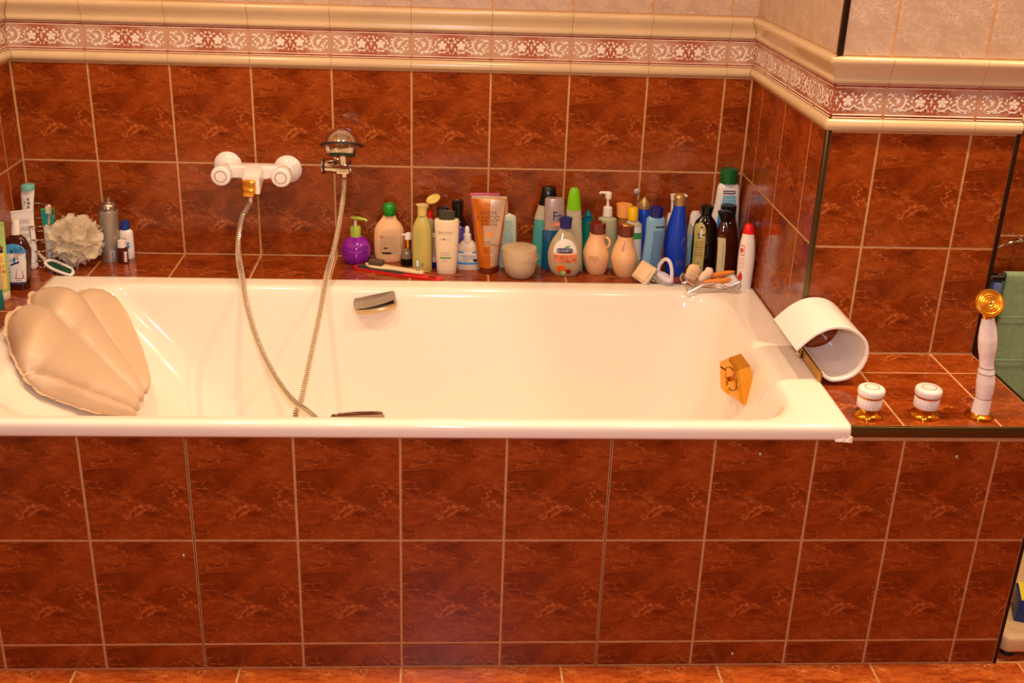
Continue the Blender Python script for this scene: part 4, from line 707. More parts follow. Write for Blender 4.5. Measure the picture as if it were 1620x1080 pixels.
t,p=bottle('blue_bottle','shower_gel_bottle','deep blue gel bottle with large silver rectangular cap',group=G); S=Surf(p,'cap')
text(S,t,'ink_blue',"Fa",.034,.0065,.146,sx=.85); patch(S,t,'label_orange',.120,.130,-.005,.022,off=.0007,name='men_label',nz=2); text(S,t,'label_white',"MEN",.0085,.008,.125,off=.0014)
# clear fruit soap bottle
t,p=bottle('fruit_soap','soap_bottle','clear pear-shaped soap bottle with navy cap and fruit label',group=G); S=Surf(p,'body')
X_,Y_,Z_,pl=BT['fruit_soap_liquid']; n,m,ra,ex,prof=pl[0]; shell('liquid',m,ra,ex,[(z+.0012,r-.0012,cx) for z,r,cx in prof],t)
patch(S,t,'label_white',.066,.102,-.030,.030,name='label',shape=lambda u:max(.05,math.sqrt(max(0,1-u*u*.98))),nz=12); patch(S,t,'label_rust',.040,.066,-.030,.030,name='label',nz=4,shape=lambda u:.94+.06*u); patch(S,t,'label_peach',.061,.067,-.030,.030,off=.0005,name='label_band',nz=2)
patch(S,t,'label_navy',.066,.0785,-.022,.020,off=.0009,name='brand_panel',shape=lambda u:.72+.28*math.sqrt(max(0,1-(2*u-1)**2)),nz=6); text(S,t,'label_white',"ALOORTY",.0092,-.001,.0722,off=.0015,sx=.95)
V=[S.at(ang_of(S,x,z),z,.0014) for x,z in ((-.004,.079),(.004,.084),(.013,.086),(.011,.082),(.003,.0795))]; mesh('leaf_mark',V,[(0,1,2,3,4)],'label_green',t)
def disc(cx,cz,r,m,off,nm): 
    V=[S.at(ang_of(S,cx,cz),cz,off+.0006)]+[S.at(ang_of(S,cx+r*math.cos(q*PI/9),cz+r*math.sin(q*PI/9)),cz+r*math.sin(q*PI/9),off) for q in range(18)]; mesh(nm,V,[(0,1+k,1+(k+1)%18) for k in range(18)],m,t,True)
disc(-.011,.0235,.0125,'fruit_flesh',.0008,'orange_slice'); disc(-.011,.0235,.0105,'fruit_orange',.0014,'orange_slice'); disc(.006,.0165,.0075,'fruit_cherry',.0018,'cherry_print'); disc(-.006,.0125,.0078,'fruit_lime',.0020,'lime_slice'); disc(-.006,.0125,.0058,'fruit_limeflesh',.0026,'lime_slice')
t,p=bottle('green_cap_bottle','shampoo_bottle','tall frosted grey bottle with bright green domed cap',group=G)
t,p=bottle('teal_small','bottle','small turquoise bottle with blue pointed nozzle',group=G); S=Surf(p,'body'); lines(S,t,'teal_matte',.04,.075,-.016,.016,5,seed=4,th=.0015)
for i,(lab,sx) in enumerate((('peach amphora bottle with brown cap and small print, handle right',1),('peach amphora bottle with brown cap, handle on its left',-1))):
    t,p=bottle('amphora%d'%i,'amphora_bottle',lab,group='two amphora-shaped bottles'); S=Surf(p,'body')
    ua=math.radians(62 if sx>0 else -28); ud=Vector((math.sin(ua),-math.cos(ua),0)); loop=[]
    for z,o_ in ((.0985,-.002),(.0975,.004),(.092,.0085),(.084,.0075),(.077,.003),(.072,-.003)): loop.append(ud*(interp(S.prof,z)[0]+o_)+Vector((0,0,z)))
    loop=spline(loop,4)
    MB().tube(loop,lambda k:.0030,10).build('handle','peach_plastic',t,smooth=True)
    if i==0:
        text(S,t,'ink_brown',"BIORITME",.0050,-.010,.0520); text(S,t,'ink_brown',"SHAMPOO",.0050,-.010,.0460); text(S,t,'ink_brown',"spa",.0040,-.008,.0400)
    else:
        c=[q for q in p if q[0]=='cap'][0][4][-1]; MB().lathe([(0,0),(.0075,0),(.0075,.0012),(.005,.0018),(0,.0018)],20,(c[2]-.002,-.006,c[0])).build('cap_badge','peach_plastic',t,smooth=True)
def pump_nozzle(t,parts,dx,m='white_plastic',ln=.022):
    q=[x for x in parts if x[0]=='pump_head'][0][4]; z=(q[0][0]+q[-1][0])/2+.004; c=q[0][2]
    s=1 if dx>0 else -1
    MB().tube([(c,0,z),(c+s*ln*.6,-.004,z+.0035),(c+s*ln,-.007,z+.0045),(c+s*(ln+.003),-.008,z+.001)],lambda i:(.0055,.004,.003,.0022)[i],12).build('nozzle',m,t,smooth=True)
t,p=bottle('pump_bottle','pump_bottle','clear round pump bottle with milky green soap, white pump',group=G); pump_nozzle(t,p,-1)
t,p=bottle('orange_cap_bottle','bottle','amber bottle with wide light orange cap',group=G)
t,p=bottle('yellow_cap_bottle','bottle','clear bottle with bright yellow cap and white-green label',group=G); S=Surf(p,'body'); patch(S,t,'label_white',.03,.120,-.004,.019,name='label'); patch(S,t,'label_green',.088,.105,-.004,.0195,off=.0008,name='green_band',nz=3)
t,p=bottle('gold_cap_blue','bottle','royal blue bottle with knobbed gold cap, behind the light blue one',group=G)
t,p=bottle('sky_blue','shampoo_bottle','light blue flat bottle with navy cap, dense print on back',group=G); S=Surf(p,'body')
lines(S,t,'ink_blue',.022,.125,-.006,.021,24,seed=12,th=.0016); patch(S,t,'ink',.133,.137,-.002,.021,off=.0007,name='black_bar',nz=2)
t,p=bottle('royal_bottle','styling_bottle','large royal blue bottle with gold flip cap',group=G); S=Surf(p,'body')
lines(S,t,'gold_plastic',.030,.048,-.004,.014,4,seed=2,th=.0012); MB().tube([S.at(ang_of(S,.020+.010*math.cos(2*PI*k/24),.088+.018*math.sin(2*PI*k/24)),.088+.018*math.sin(2*PI*k/24),.0003) for k in range(5,20)],.0004,5).build('gold_print','gold_plastic',t,smooth=True)
c=p[-1][4][-2]; MB().box((c[2]+.010,-.006,c[0]-.004),(c[2]+.0195,.002,c[0]),.001).build('cap_tab','white_plastic',t)
t,p=bottle('white_pump_back','pump_bottle','white pump bottle hidden behind the large royal blue bottle',group=G); pump_nozzle(t,p,1,ln=.03)
t,p=bottle('white_cap_bottle','bottle','frosted bottle with white cap left of the dark herbal bottle',group=G); S=Surf(p,'body'); patch(S,t,'label_sky',.01,.09,-.012,.004,name='label')
t,p=bottle('herbal_bottle','shampoo_bottle','black herbal bottle with arched olive portrait label',group=G); S=Surf(p,'body')
patch(S,t,'label_olive',.004,.142,-.0305,-.003,name='label',shape=lambda u:1 if u<.84 else max(.05,math.sqrt(max(0,1-((u-.84)/.16)**2))),nz=20)
patch(S,t,'label_white',.103,.122,-.0185,-.0085,off=.0008,name='portrait',shape=lambda u:1-.6*u); patch(S,t,'soap_cream',.121,.128,-.0155,-.0105,off=.0009,name='portrait_face',shape=ELL); patch(S,t,'ink',.126,.1305,-.016,-.010,off=.0012,name='portrait_hair',shape=ELL)
for k in range(9):
    rnd=random.Random(k); x=-.024+.019*rnd.random(); z=.097+.012*rnd.random(); patch(S,t,'ink',z,z+.004,x-.0015,x+.0022,off=.001,name='berry_print',shape=ELL,nx=3,nz=3)
for k in range(9):
    rnd=random.Random(k+40); x=-.025+.018*rnd.random(); z=.010+.022*rnd.random(); patch(S,t,'ink',z,z+.004,x-.0015,x+.0022,off=.001,name='berry_print',shape=ELL,nx=3,nz=3)
lines(S,t,'ink_brown',.05,.092,-.026,-.007,6,seed=7,th=.0016)
t,p=bottle('brown_bottle','bottle','brown glass bottle with narrow cream label and black cap',group=G); S=Surf(p,'body')
patch(S,t,'label_cream',.004,.108,-.0225,-.004,name='label'); 
for k in range(22): patch(S,t,'ink_brown',.030+.0032*k,.0318+.0032*k,-.011,-.0085 if k%3 else -.0075,off=.0009,name='small_print',nx=1,nz=1) if k%2==0 else None
patch(S,t,'ink',.010,.0145,-.0155,-.011,off=.0009,name='print_ring',shape=ELL,nx=4,nz=5); patch(S,t,'label_cream',.0112,.0133,-.0145,-.012,off=.0013,name='print_ring',shape=ELL,nx=3,nz=3)
t,p=bottle('dark_back_bottle','bottle','dark brown bottle with black cap by the right wall',group=G,dx=-.036)
t,p=bottle('big_white','bottle','tallest white bottle with dark green cap in the corner',group=G); S=Surf(p,'body')
patch(S,t,'label_sky',.09,.196,-.020,.022,name='label',shape=lambda u:1.25-.45*u); patch(S,t,'label_blue',.09,.158,-.021,.023,off=.0008,name='label_base',shape=lambda u:1.2-.15*u)
patch(S,t,'label_navy',.200,.209,-.0155,.0155,off=.0008,name='brand_panel',nz=2); lines(S,t,'label_white',.2015,.2075,-.0135,.0135,1,th=.0035,off=.0013,seed=3); lines(S,t,'ink_red',.1975,.1985,-.0145,.0145,1,th=.0006); patch(S,t,'label_white',.128,.140,-.013,.013,off=.0013,name='label_panel',nz=2); lines(S,t,'ink_blue',.1305,.1375,-.010,.010,2,off=.0018,th=.001)
lines(S,t,'label_white',.160,.19,-.012,.014,4,off=.0012,th=.0012,seed=9)
t,p=bottle('red_cap_bottle','lotion_bottle','slender white bottle with red cap standing on the tub rim'); S=Surf(p,'body')
patch(S,t,'ink_red',.092,.118,-.019,-.010,off=.0005,name='label'); patch(S,t,'label_white',.094,.116,-.018,-.011,off=.0009,name='label_panel'); patch(S,t,'ink_red',.098,.112,-.0175,-.0125,off=.0013,name='print_mark',shape=ELL)
lines(S,t,'ink_red',.058,.088,-.0185,-.008,6,seed=5,th=.001); patch(S,t,'ink_red',.022,.052,-.018,-.010,off=.0005,name='red_flame',shape=lambda u:math.sin(PI*min(.98,u+.1))+.08)
# ---------------- left corner group ----------------
GL='toiletries in the left corner'
t,p=bottle('aerosol','aerosol_can','silver grey aerosol can with green stripes',cat='spray can',group=GL); S=Surf(p,'body')
for k in range(6): patch(S,t,'label_lime',.030+.0165*k,.0315+.0165*k,-.021,-.006,off=.0004,name='green_stripe',nx=5,nz=1)
lines(S,t,'ink_grey',.03,.118,-.020,-.004,16,seed=3,th=.0009,off=.0005); patch(S,t,'ink_red',.0125,.0185,-.008,0,off=.0005,name='hazard_mark',nx=3,nz=2); patch(S,t,'label_white',.012,.031,.005,.015,off=.0005,name='bar_code_box',nx=3,nz=2)
for k in range(6): patch(S,t,'ink',.0135+.0028*k,.0150+.0028*k,.0062,.0138,off=.0009,name='bar_code',nx=2,nz=1)

t,p=bottle('blue_cap_bottle','bottle','white bottle with blue screw cap right of the aerosol',group=GL); S=Surf(p,'body')
patch(S,t,'ink_red',.052,.057,-.010,.004,off=.0005,name='red_mark',shape=ELL); patch(S,t,'label_blue',.028,.046,.002,.011,off=.0005,name='blue_mark',shape=lambda u:.2+.8*abs(math.sin(u*5))); patch(S,t,'ink_red',.012,.026,0,.006,off=.0005,name='red_mark',shape=lambda u:.4+.6*abs(math.sin(u*7)))
t,p=bottle('brown_vial','vial','tiny brown glass vial with white cap','vial'); S=Surf(p,'body'); patch(S,t,'label_white',.004,.032,.006,.0115,name='label'); lines(S,t,'ink_red',.006,.028,.007,.0105,3,th=.002)
t,p=bottle('mouthwash','mouthwash_bottle','dark brown mouthwash bottle with white cap and tooth label',group=GL); S=Surf(p,'body')
patch(S,t,'label_white',.017,.116,-.0285,.0275,name='label',shape=ARCH,nz=22); patch(S,t,'label_blue',.093,.1165,-.0285,.0275,off=.0007,name='label_top',shape=lambda u:math.sqrt(max(.001,1-u*u)),nz=8); patch(S,t,'ink_blue',.0175,.021,-.0285,.0275,off=.0008,name='blue_line',nz=1)
V=[S.at(ang_of(S,x,z),z,.0009) for x,z in ((-.026,.060),(.002,.070),(.027,.080),(.027,.092),(.002,.083),(-.026,.070))]; mesh('blue_band',V,[(0,1,4,5),(1,2,3,4)],'label_blue',t)
V=[S.at(ang_of(S,x,z),z,.0012) for x,z in ((-.006,.062),(.013,.070),(.013,.0745),(-.006,.0665))]; mesh('navy_band',V,[(0,1,2,3)],'label_navy',t)
text(S,t,'ink',"ЬБА",.0135,.007,.1015,sx=1.1,rot=.22,off=.0013); text(S,t,'ink_red',"ДЕНТ",.0085,.012,.090,rot=.30,off=.0014); text(S,t,'ink_blue',"ЗАМ",.0095,.002,.078,rot=.28,off=.0014)
patch(S,t,'ink_red',.030,.052,.004,.0235,off=.0009,name='tooth_outline',shape=lambda u:1-.45*u); patch(S,t,'label_white',.032,.0555,.0065,.0205,off=.0013,name='tooth_print',shape=lambda u:1-.4*u); lines(S,t,'ink_blue',.024,.027,.006,.02,1); lines(S,t,'ink_brown',.028,.05,-.022,-.004,3,seed=2)
t,p=bottle('white_teal_tube','toothpaste_tube','white tube with teal cap standing upright in the wire rack','tube',group='tubes in the wire rack',dx=.010,dy=-.022); S=Surf(p,'body')
for k in range(5): patch(S,t,'ink_grey',.128+.010*k,.135+.010*k,.001,.008 if k%2 else .006,off=.0005,name='side_print',nx=2,nz=1); 
patch(S,t,'ink_blue',.140,.146,-.004,-.001,off=.0005,name='side_print',nx=2,nz=1); patch(S,t,'ink_blue',.160,.166,-.006,-.004,off=.0005,name='side_print',nx=2,nz=1)
def tube_pack(name,label,loc,W,h,Rb,capm,bodym,rot,group=None,cap_h=.016,capr=None,prints=None,cat='tube',flat=.0016):
    """squeeze tube standing on its cap: round foot, flat crimped top edge"""
    t=thing(name,label,cat,loc,rot,group); R=[]; n=32; c0=cap_h+.001
    for i in range(15):
        u=i/14; z=c0+(h-c0-.007)*u; a=Rb+(W-Rb)*u**.9; b=Rb*(1-u)**.75+flat*u
        R.append([(a*math.sin(2*PI*k/n),-b*math.cos(2*PI*k/n),z) for k in range(n)])
    o=MB().rings(R).build('body',bodym,t,smooth=True,auto=60)
    MB().box((-W,-flat,h-.0075),(W,flat,h),.0005).build('crimp',bodym if bodym!='bronze_tube' else 'tube_silver',t,smooth=True)
    cr=capr or Rb*.95
    MB().lathe([(0,0),(cr*.96,0),(cr,.001),(cr,cap_h-.001),(cr*.98,cap_h),(0,cap_h)],28).build('cap',capm,t,smooth=True)
    class TS: pass
    T=TS(); 
    def pt(x,z,off=.0006):
        u=min(1,max(0,(z-c0)/(h-c0-.007))); a=Rb+(W-Rb)*u**.9; b=Rb*(1-u)**.75+flat*u; s_=max(-.995,min(.995,x/a)); return (x,-b*math.sqrt(1-s_*s_)-off,z)
    T.pt=pt; T.a=lambda z:Rb+(W-Rb)*min(1,max(0,(z-c0)/(h-c0-.007)))**.9
    return t,T
def tpatch(T,t,m,pts,off=.0006,name='print',sub=8):
    """quad given by 4 (x,z) corners, draped on a tube"""
    (a,b,c,d)=[Vector((p[0],p[1])) for p in pts]; V=[]
    for j in range(sub+1):
        l=a.lerp(d,j/sub); r=b.lerp(c,j/sub)
        for i in range(sub+1): q=l.lerp(r,i/sub); V.append(T.pt(q.x,q.y,off))
    mesh(name,V,[(j*(sub+1)+i,j*(sub+1)+i+1,(j+1)*(sub+1)+i+1,(j+1)*(sub+1)+i) for j in range(sub) for i in range(sub)],m,t,True)
def ttext(T,t,m,s,size,x,z,sx=1,rot=0,off=.0012):
    V,Fc=textmesh(s,size); c,sn=math.cos(rot),math.sin(rot); mesh('lettering',[T.pt(x+v.x*sx*c-v.y*sn,z+v.x*sx*sn+v.y*c,off) for v in V],Fc,m,t)
def tlines(T,t,m,z0,z1,x0,x1,n,th=.0011,seed=0,off=.001):
    rnd=random.Random(seed+n); V=[];Fc=[]
    for j in range(n):
        z=z1-(z1-z0)*(j+.5)/n; x=x0
        while x<x1-.001:
            w=rnd.uniform(.0015,.005); e=min(x+w,x1); k=len(V); V+=[T.pt(x,z-th/2,off),T.pt(e,z-th/2,off),T.pt(e,z+th/2,off),T.pt(x,z+th/2,off)]; Fc.append((k,k+1,k+2,k+3)); x=e+.0012
    mesh('small_print',V,Fc,m,t)
# orange-bronze tube with pink tube behind
t,T=tube_pack('cream_tube','bronze and silver squeeze tube standing on its brown cap',(1.1873,-.1085,Z0),.0445,.2025,.0262,'brown_cap','bronze_tube',(0,0,0),capr=.0235,cap_h=.0165)
MB().lathe([(.0236,.0150),(.0245,.0155),(.0245,.0185),(.0236,.019)],28).build('gold_ring','gold',t,smooth=True)
tpatch(T,t,'tube_silver',((.006,.022),(.024,.022),(.026,.075),(.003,.075)),sub=6); tpatch(T,t,'tube_silver',((-.012,.075),(.026,.075),(.033,.128),(-.014,.128)),name='print'); tpatch(T,t,'tube_silver',((.000,.128),(.033,.128),(.041,.194),(.003,.194)))
V=[T.pt(x,z,.0011) for x,z in ((-.004,.098),(.004,.100),(.010,.109),(.008,.114),(-.002,.108),(-.006,.112),(-.007,.103))]; mesh('orange_mark',V,[tuple(range(7))],'fruit_flesh',t)
ttext(T,t,'ink_brown',"Яis",.011,-.006,.182); ttext(T,t,'ink_brown',"КРЕМ",.0120,-.002,.160,sx=1.25); ttext(T,t,'ink_brown',"МУСС",.0150,-.002,.147,sx=1.35); ttext(T,t,'ink_brown',"ВИТЕНА",.0088,.000,.131,sx=1.2)
ttext(T,t,'ink_brown',"color",.0080,-.002,.086,sx=1.2); ttext(T,t,'ink_brown',"intense",.0085,.003,.080,sx=1.2); tlines(T,t,'ink_brown',.056,.070,-.014,.014,3,seed=3); tlines(T,t,'ink_brown',.028,.050,-.016,.012,4,seed=5)
for z in (.1395,.0745): tpatch(T,t,'gold',((-T.a(z)*.85,z-.0006),(T.a(z)*.85,z-.0006),(T.a(z)*.85,z+.0006),(-T.a(z)*.85,z+.0006)),off=.001,name='gold_line')
t,T=tube_pack('pink_tube','pink tube standing behind the bronze squeeze tube',(1.178,-.040,Z0),.0375,.190,.020,'pink_tube','pink_tube',(-.02,0,.05))
# left: green-yellow rub tube
t,T=tube_pack('scrub_tube','pale green scrub tube with yellow label at the left edge',(.0375,-.345,Z0),.0290,.186,.021,'cream_plastic','label_lime',(0,0,0),cap_h=.02)
tpatch(T,t,'label_yellow',((-.022,.028),(.0195,.028),(.0225,.122),(-.025,.122)),off=.0008,name='label'); tpatch(T,t,'label_navy',((-.020,.112),(.0215,.115),(.0215,.124),(-.020,.121)),off=.0013,name='brand_panel'); tpatch(T,t,'ink_brown',((.004,.130),(.020,.120),(.0225,.128),(.008,.142)),off=.0013,name='cinnamon_print')
ttext(T,t,'ink_red',"ANT",.0115,.0105,.081,off=.0016); ttext(T,t,'ink_red',"RUB",.0115,.0105,.070,off=.0016); tlines(T,t,'ink_brown',.092,.108,-.005,.019,3,seed=2,off=.0015); tlines(T,t,'ink_brown',.034,.062,.002,.018,4,seed=6,off=.0015)
# white squeeze tube in rack
t,T=tube_pack('white_tube','white tube with rows of grey print, crimped end up, in the rack',(.0385,-.125,Z0),.0325,.150,.013,'white_plastic','white_glossy',(0,-.12,0),group='tubes in the wire rack',cap_h=.014)
for k in range(5): tlines(T,t,'ink_grey',.045+.018*k,.056+.018*k,-.010-.002*k,.012+.002*k,3,seed=k,th=.001)
# wire rack: oval wire basket in the corner
rk=thing('wire_rack','chrome wire rack holding tubes in the left corner','wire rack',(.056,-.095,Z0))
for z,hw in ((.003,.036),(.020,.036),(.045,.037),(.075,.037),(.110,.037)):
    MB().tube([(hw*math.cos(2*PI*k/36)+.0,.038*math.sin(2*PI*k/36),z) for k in range(36)],.0016 if z>.003 else .002,6,closed=True).build('ring_wire','chrome',rk,smooth=True)
for a in (20,75,140,200,250,300,340):
    c,s_=math.cos(math.radians(a)),math.sin(math.radians(a)); MB().tube([(.038*c,.039*s_,0),(.0385*c,.0395*s_,.055),(.0385*c,.0395*s_,.111)],.0013,6).build('upright_wire','chrome',rk,smooth=True)
MB().tube(spline([(.037,-.005,.10),(.037,-.003,.135),(.030,.0,.152),(.0,.004,.158),(-.028,.0,.152),(-.034,-.003,.135),(-.036,-.005,.10)],6),.0017,6).build('handle_wire','chrome',rk,smooth=True)
for k in range(-3,4): MB().tube([(.010*k,-.036*math.sqrt(1-(k/3.8)**2),.003),(.010*k,.036*math.sqrt(1-(k/3.8)**2),.003)],.001,5).build('base_wire','chrome',rk,smooth=True)
pk=thing('packet','flat teal packet with green edge, upright in the rack','packet',(.072,-.076,Z0+.006),(0,0,.1),'tubes in the wire rack')
MB().box((-.016,-.003,0),(.016,.003,.132),.001).build('body','teal_packet',pk,smooth=True); MB().box((-.016,-.0034,.128),(.016,.0034,.134),.0005).build('edge','green_edge',pk); MB().box((-.010,-.0036,.02),(.014,-.003,.075)).build('print_panel','packet_blue',pk); MB().box((-.013,-.0037,.004),(.004,-.0035,.03)).build('print_panel','packet_purple',pk)
t,T=tube_pack('small_tube','small white cone-shaped tube leaning in the wire rack',(.066,-.100,Z0+.004),.0155,.098,.005,'teal_cap','white_glossy',(0,.16,0),group='tubes in the wire rack',cap_h=.01); tlines(T,t,'ink_teal',.03,.088,-.006,.008,8,seed=4,th=.0009)
tbh=thing('toothbrush','beige toothbrush with its head above the rack','toothbrush',(.074,-.088,Z0+.004),(0,.04,0),'tubes in the wire rack')
MB().tube([(-.008,0,0),(-.006,0,.06),(-.002,0,.11),(0,0,.13)],lambda i:(.004,.005,.0032,.003)[i],10).build('handle','beige_cap',tbh,smooth=True); MB().box((-.006,-.003,.127),(.006,.003,.150),.002).build('head','cream_plastic',tbh,smooth=True); MB().box((-.0048,-.011,.129),(.0048,-.0025,.148),.001).build('bristles','bristle',tbh)
# teal-capped clear tube far left, cream bottle at frame edge
t,T=tube_pack('gel_tube','clear grey tube standing on a teal cap, far left',(.0505,-.412,Z0),.0240,.150,.0175,'teal_clear','clear_frost',(0,0,0),cap_h=.047,group=GL)
t=thing('cream_bottle','cream bottle at the left frame edge beside the air pillow','bottle',(.0675,-.505,Z0)); MB().lathe([(0,0),(.016,0),(.0175,.002),(.0175,.07),(.014,.078),(.008,.082),(.008,.095),(0,.095)],28).build('body','cream_plastic',t,smooth=True)
MB().lathe([(.0085,.082),(.0095,.083),(.0095,.096),(0,.097)],24).build('cap','teal_clear',t,smooth=True)
# green scrubbing squeegee brush
b_=thing('nail_brush','white oval-handled brush with dark green pad, lying on the ledge','brush',(.1115,-.163,Z0+.0125),(.25,.16,-.50))
o=MB().tube(spline([(-.042,.000,.004),(-.030,.012,.004),(.0,.015,.002),(.030,.013,0),(.044,.004,0),(.046,-.003,0),(.040,-.009,0),(.0,-.013,.002),(-.030,-.010,.004),(-.042,.0,.004)],5),.0042,10).build('frame','white_glossy',b_,smooth=True)
MB().box((-.034,-.009,-.004),(.040,.011,.0035),.002).build('pad','green_rubber',b_,smooth=True); MB().tube([(-.040,.001,.004),(-.058,.003,.012),(-.066,.004,.018)],lambda i:(.005,.0045,.003)[i],10).build('handle','beige_cap',b_,smooth=True)
# bath puff: gathered netting
random.seed(11); mb=MB()
def ruffle(c,nrm,R_,depth,waves,ph):
    nrm=Vector(nrm).normalized(); ux=nrm.orthogonal().normalized(); uy=nrm.cross(ux); n=72; Rg=[]
    for j in range(6):
        u=j/5; row=[]
        for k in range(n):
            a=2*PI*k/n; w_=math.sin(waves*a+ph)*depth*.38*u+math.sin((waves*2+1)*a+ph*2)*depth*.13*u
            r_=R_*(.10+.9*u)*(1+.10*math.sin(3*a+ph)); row.append(Vector(c)+ux*r_*math.cos(a)+uy*r_*math.sin(a)+nrm*(depth*u**2+w_))
        Rg.append(row)
    mb.rings(Rg,cap0=False,cap1=False)
PC=Vector((0,0,.066))
for k in range(24):
    ph=k*2.39996; zz=1-2*(k+.5)/24; rr=math.sqrt(1-zz*zz); nv=Vector((rr*math.cos(ph),rr*math.sin(ph)*.8,zz)); ruffle(PC+Vector((nv.x*.034,nv.y*.022,nv.z*.030)),nv,random.uniform(.030,.046),random.uniform(.014,.024),random.choice((4,5,6,7)),random.uniform(0,6))
pf=mb.build('bath_puff','net',smooth=True,auto=None,loc=(.145,-.118,Z0-.004)); tag(pf,'cream mesh bath puff beside the wire rack','bath puff')
zs_=min(v.co.z for v in pf.data.vertices)
for v in pf.data.vertices: v.co.z-=zs_-.004
# ---------------- tools at the ledge edge ----------------
ff=thing('foot_file','red paddle foot file with black abrasive face, lying flat','foot file',(.955,-.137,Z0+.0005),(0,0,-.40))
def plate(out,z0,z1): return [[(x,y,z0) for x,y in out],[(x,y,z1) for x,y in out]]
def paddle(L,hw,hw2): 
    P=[]; n=10
    for k in range(n+1): a=PI/2+PI*k/n; P.append((-L+hw+hw*math.cos(a),hw*math.sin(a)))
    P+=[(.020,-hw*.95),(.048,-hw2)]
    for k in range(n+1): a=-PI/2+PI*k/n; P.append((L-hw2+hw2*math.cos(a),hw2*math.sin(a)))
    P+=[(.048,hw2),(.020,hw*.95)]; return P
MB().rings(plate(paddle(.125,.0185,.0125),0,.005)).build('paddle','handle_red',ff,smooth=True,auto=30)
q=[(x*.93,y*.80) for x,y in paddle(.125,.0185,.0125) if x<.03]; MB().rings(plate(q,.005,.0062)).build('abrasive_face','file_black',ff)
MB().box((.086,-.004,.0051),(.106,.004,.0056)).build('handle_print','rubber_dark',ff)
pb=thing('pumice_brush','cream handled brush with pumice stone lying on the red foot file','brush',(.945,-.127,Z0+.0068),(0,.0,-.37))
P=[]; 
for i in range(13):
    t_=i/12; x=-.080+.162*t_; hw=.0155*math.sin(PI*min(1,max(.02,(t_*2.6))))**.5 if t_<.30 else (.0155-.0065*min(1,(t_-.30)/.15) if t_<.45 else .0090+.001*math.sin((t_-.45)*6)); hw=max(.004,hw if t_<.97 else .006)
    P.append([(x,-hw,.002),(x,-hw*.8,0),(x,hw*.8,0),(x,hw,.002),(x,hw,.006),(x,hw*.8,.0085),(x,-hw*.8,.0085),(x,-hw,.006)])
MB().rings(P).build('handle','brush_cream',pb,smooth=True,auto=60)
MB().box((-.068,-.0115,.008),(-.030,.0115,.0215),.003).build('pumice','pumice',pb,smooth=True)
MB().box((.060,-.003,.0083),(.072,.003,.0088)).build('hang_hole','ink_brown',pb)
# two nail brushes leaning over the ledge edge
def bristles(parent,x0,x1,y0,y1,z0,z1,nx,ny,splay=.15,name='bristles'):
    mb=MB(); 
    for i in range(nx):
        for j in range(ny):
            x=x0+(x1-x0)*i/(nx-1); y=y0+(y1-y0)*j/(ny-1); dx=(x-(x0+x1)/2)*splay; dy=(y-(y0+y1)/2)*splay
            mb.tube([(x,y,z0),(x+dx+random.uniform(-.0006,.0006),y+dy,z1)],.0009,4)
    o=mb.build(name,'bristle',parent); o['kind']='stuff'; return o
nb=thing('scrub_brush','square cream scrubbing block propped on its side bristles right','brush',(1.5810,-.196,Z0+.0265),(.25,-.95,.35))
MB().box((-.014,-.020,-.0015),(.023,.020,.0055),.003).build('block','brush_cream',nb,smooth=True); MB().box((-.010,-.016,.005),(.019,.016,.0085),.002).build('rim','soap_cream',nb,smooth=True); bristles(nb,-.011,.020,-.017,.017,-.001,-.0125,6,6); nb.scale=(1.4,1.4,1.4)
hb=thing('handle_brush','lilac white hand brush with loop handle, bristles down','brush',(1.6310,-.2140,.5935),(.10,.28,-.85))
P=[]
for i in range(11):
    t_=i/10; x=-.025+.05*t_; hw=.0135*math.sqrt(max(.08,1-(2*t_-1)**2)); P.append([(x,-hw,0),(x,hw,0),(x,hw,.006),(x,hw*.7,.008),(x,-hw*.7,.008),(x,-hw,.006)])
MB().rings(P).build('base','brush_lilac',hb,smooth=True,auto=50); MB().tube(spline([(-.022,0,.006),(-.024,0,.025),(-.014,0,.048),(.000,0,.052),(.012,0,.040),(.019,0,.022),(.023,0,.006)],6),.0048,10).build('loop_handle','brush_lilac',hb,smooth=True)
bristles(hb,-.020,.021,-.010,.010,.001,-.0165,12,6,.35)
# soap dish
sdh=thing('soap_dish','curved chrome wire soap dish holding soap pieces','soap dish',(1.7420,-.245,.5765))
def sag(x,zc,ze,hw): return zc+(ze-zc)*(x/hw)**2
for k in range(9):
    y=-.026+.052*k/8; MB().tube([(x*.001,y,sag(x,13,31 ,66)*.001) for x in range(-66,67,11)],.0016,6).build('slat_wire','hose_metal',sdh,smooth=True)
for s in (-1,1): MB().tube([(s*.066,-.028,.031),(s*.067,0,.032),(s*.066,.028,.031)],.0026,8).build('end_wire','hose_metal',sdh,smooth=True)
for y in (-.029,.029):
    MB().tube(spline([(-.062,y*1.15,.0025),(-.052,y*1.15,.0075),(-.025,y*1.1,.022),(0,y*1.08,.0265),(.025,y*1.1,.022),(.052,y*1.15,.0075),(.062,y*1.15,.0025)],6),.0025,8).build('leg_arch','hose_metal',sdh,smooth=True)
    MB().tube([(x*.001,y,sag(x,10.5,31,66)*.001) for x in range(-66,67,11)],.0025,8).build('rim_wire','hose_metal',sdh,smooth=True)
    for s in (-1,1): MB().tube([(s*.066,y,.031),(s*.070,y*1.08,.020),(s*.0625,y*1.15,.0025)],.0024,8).build('leg_wire','hose_metal',sdh,smooth=True)
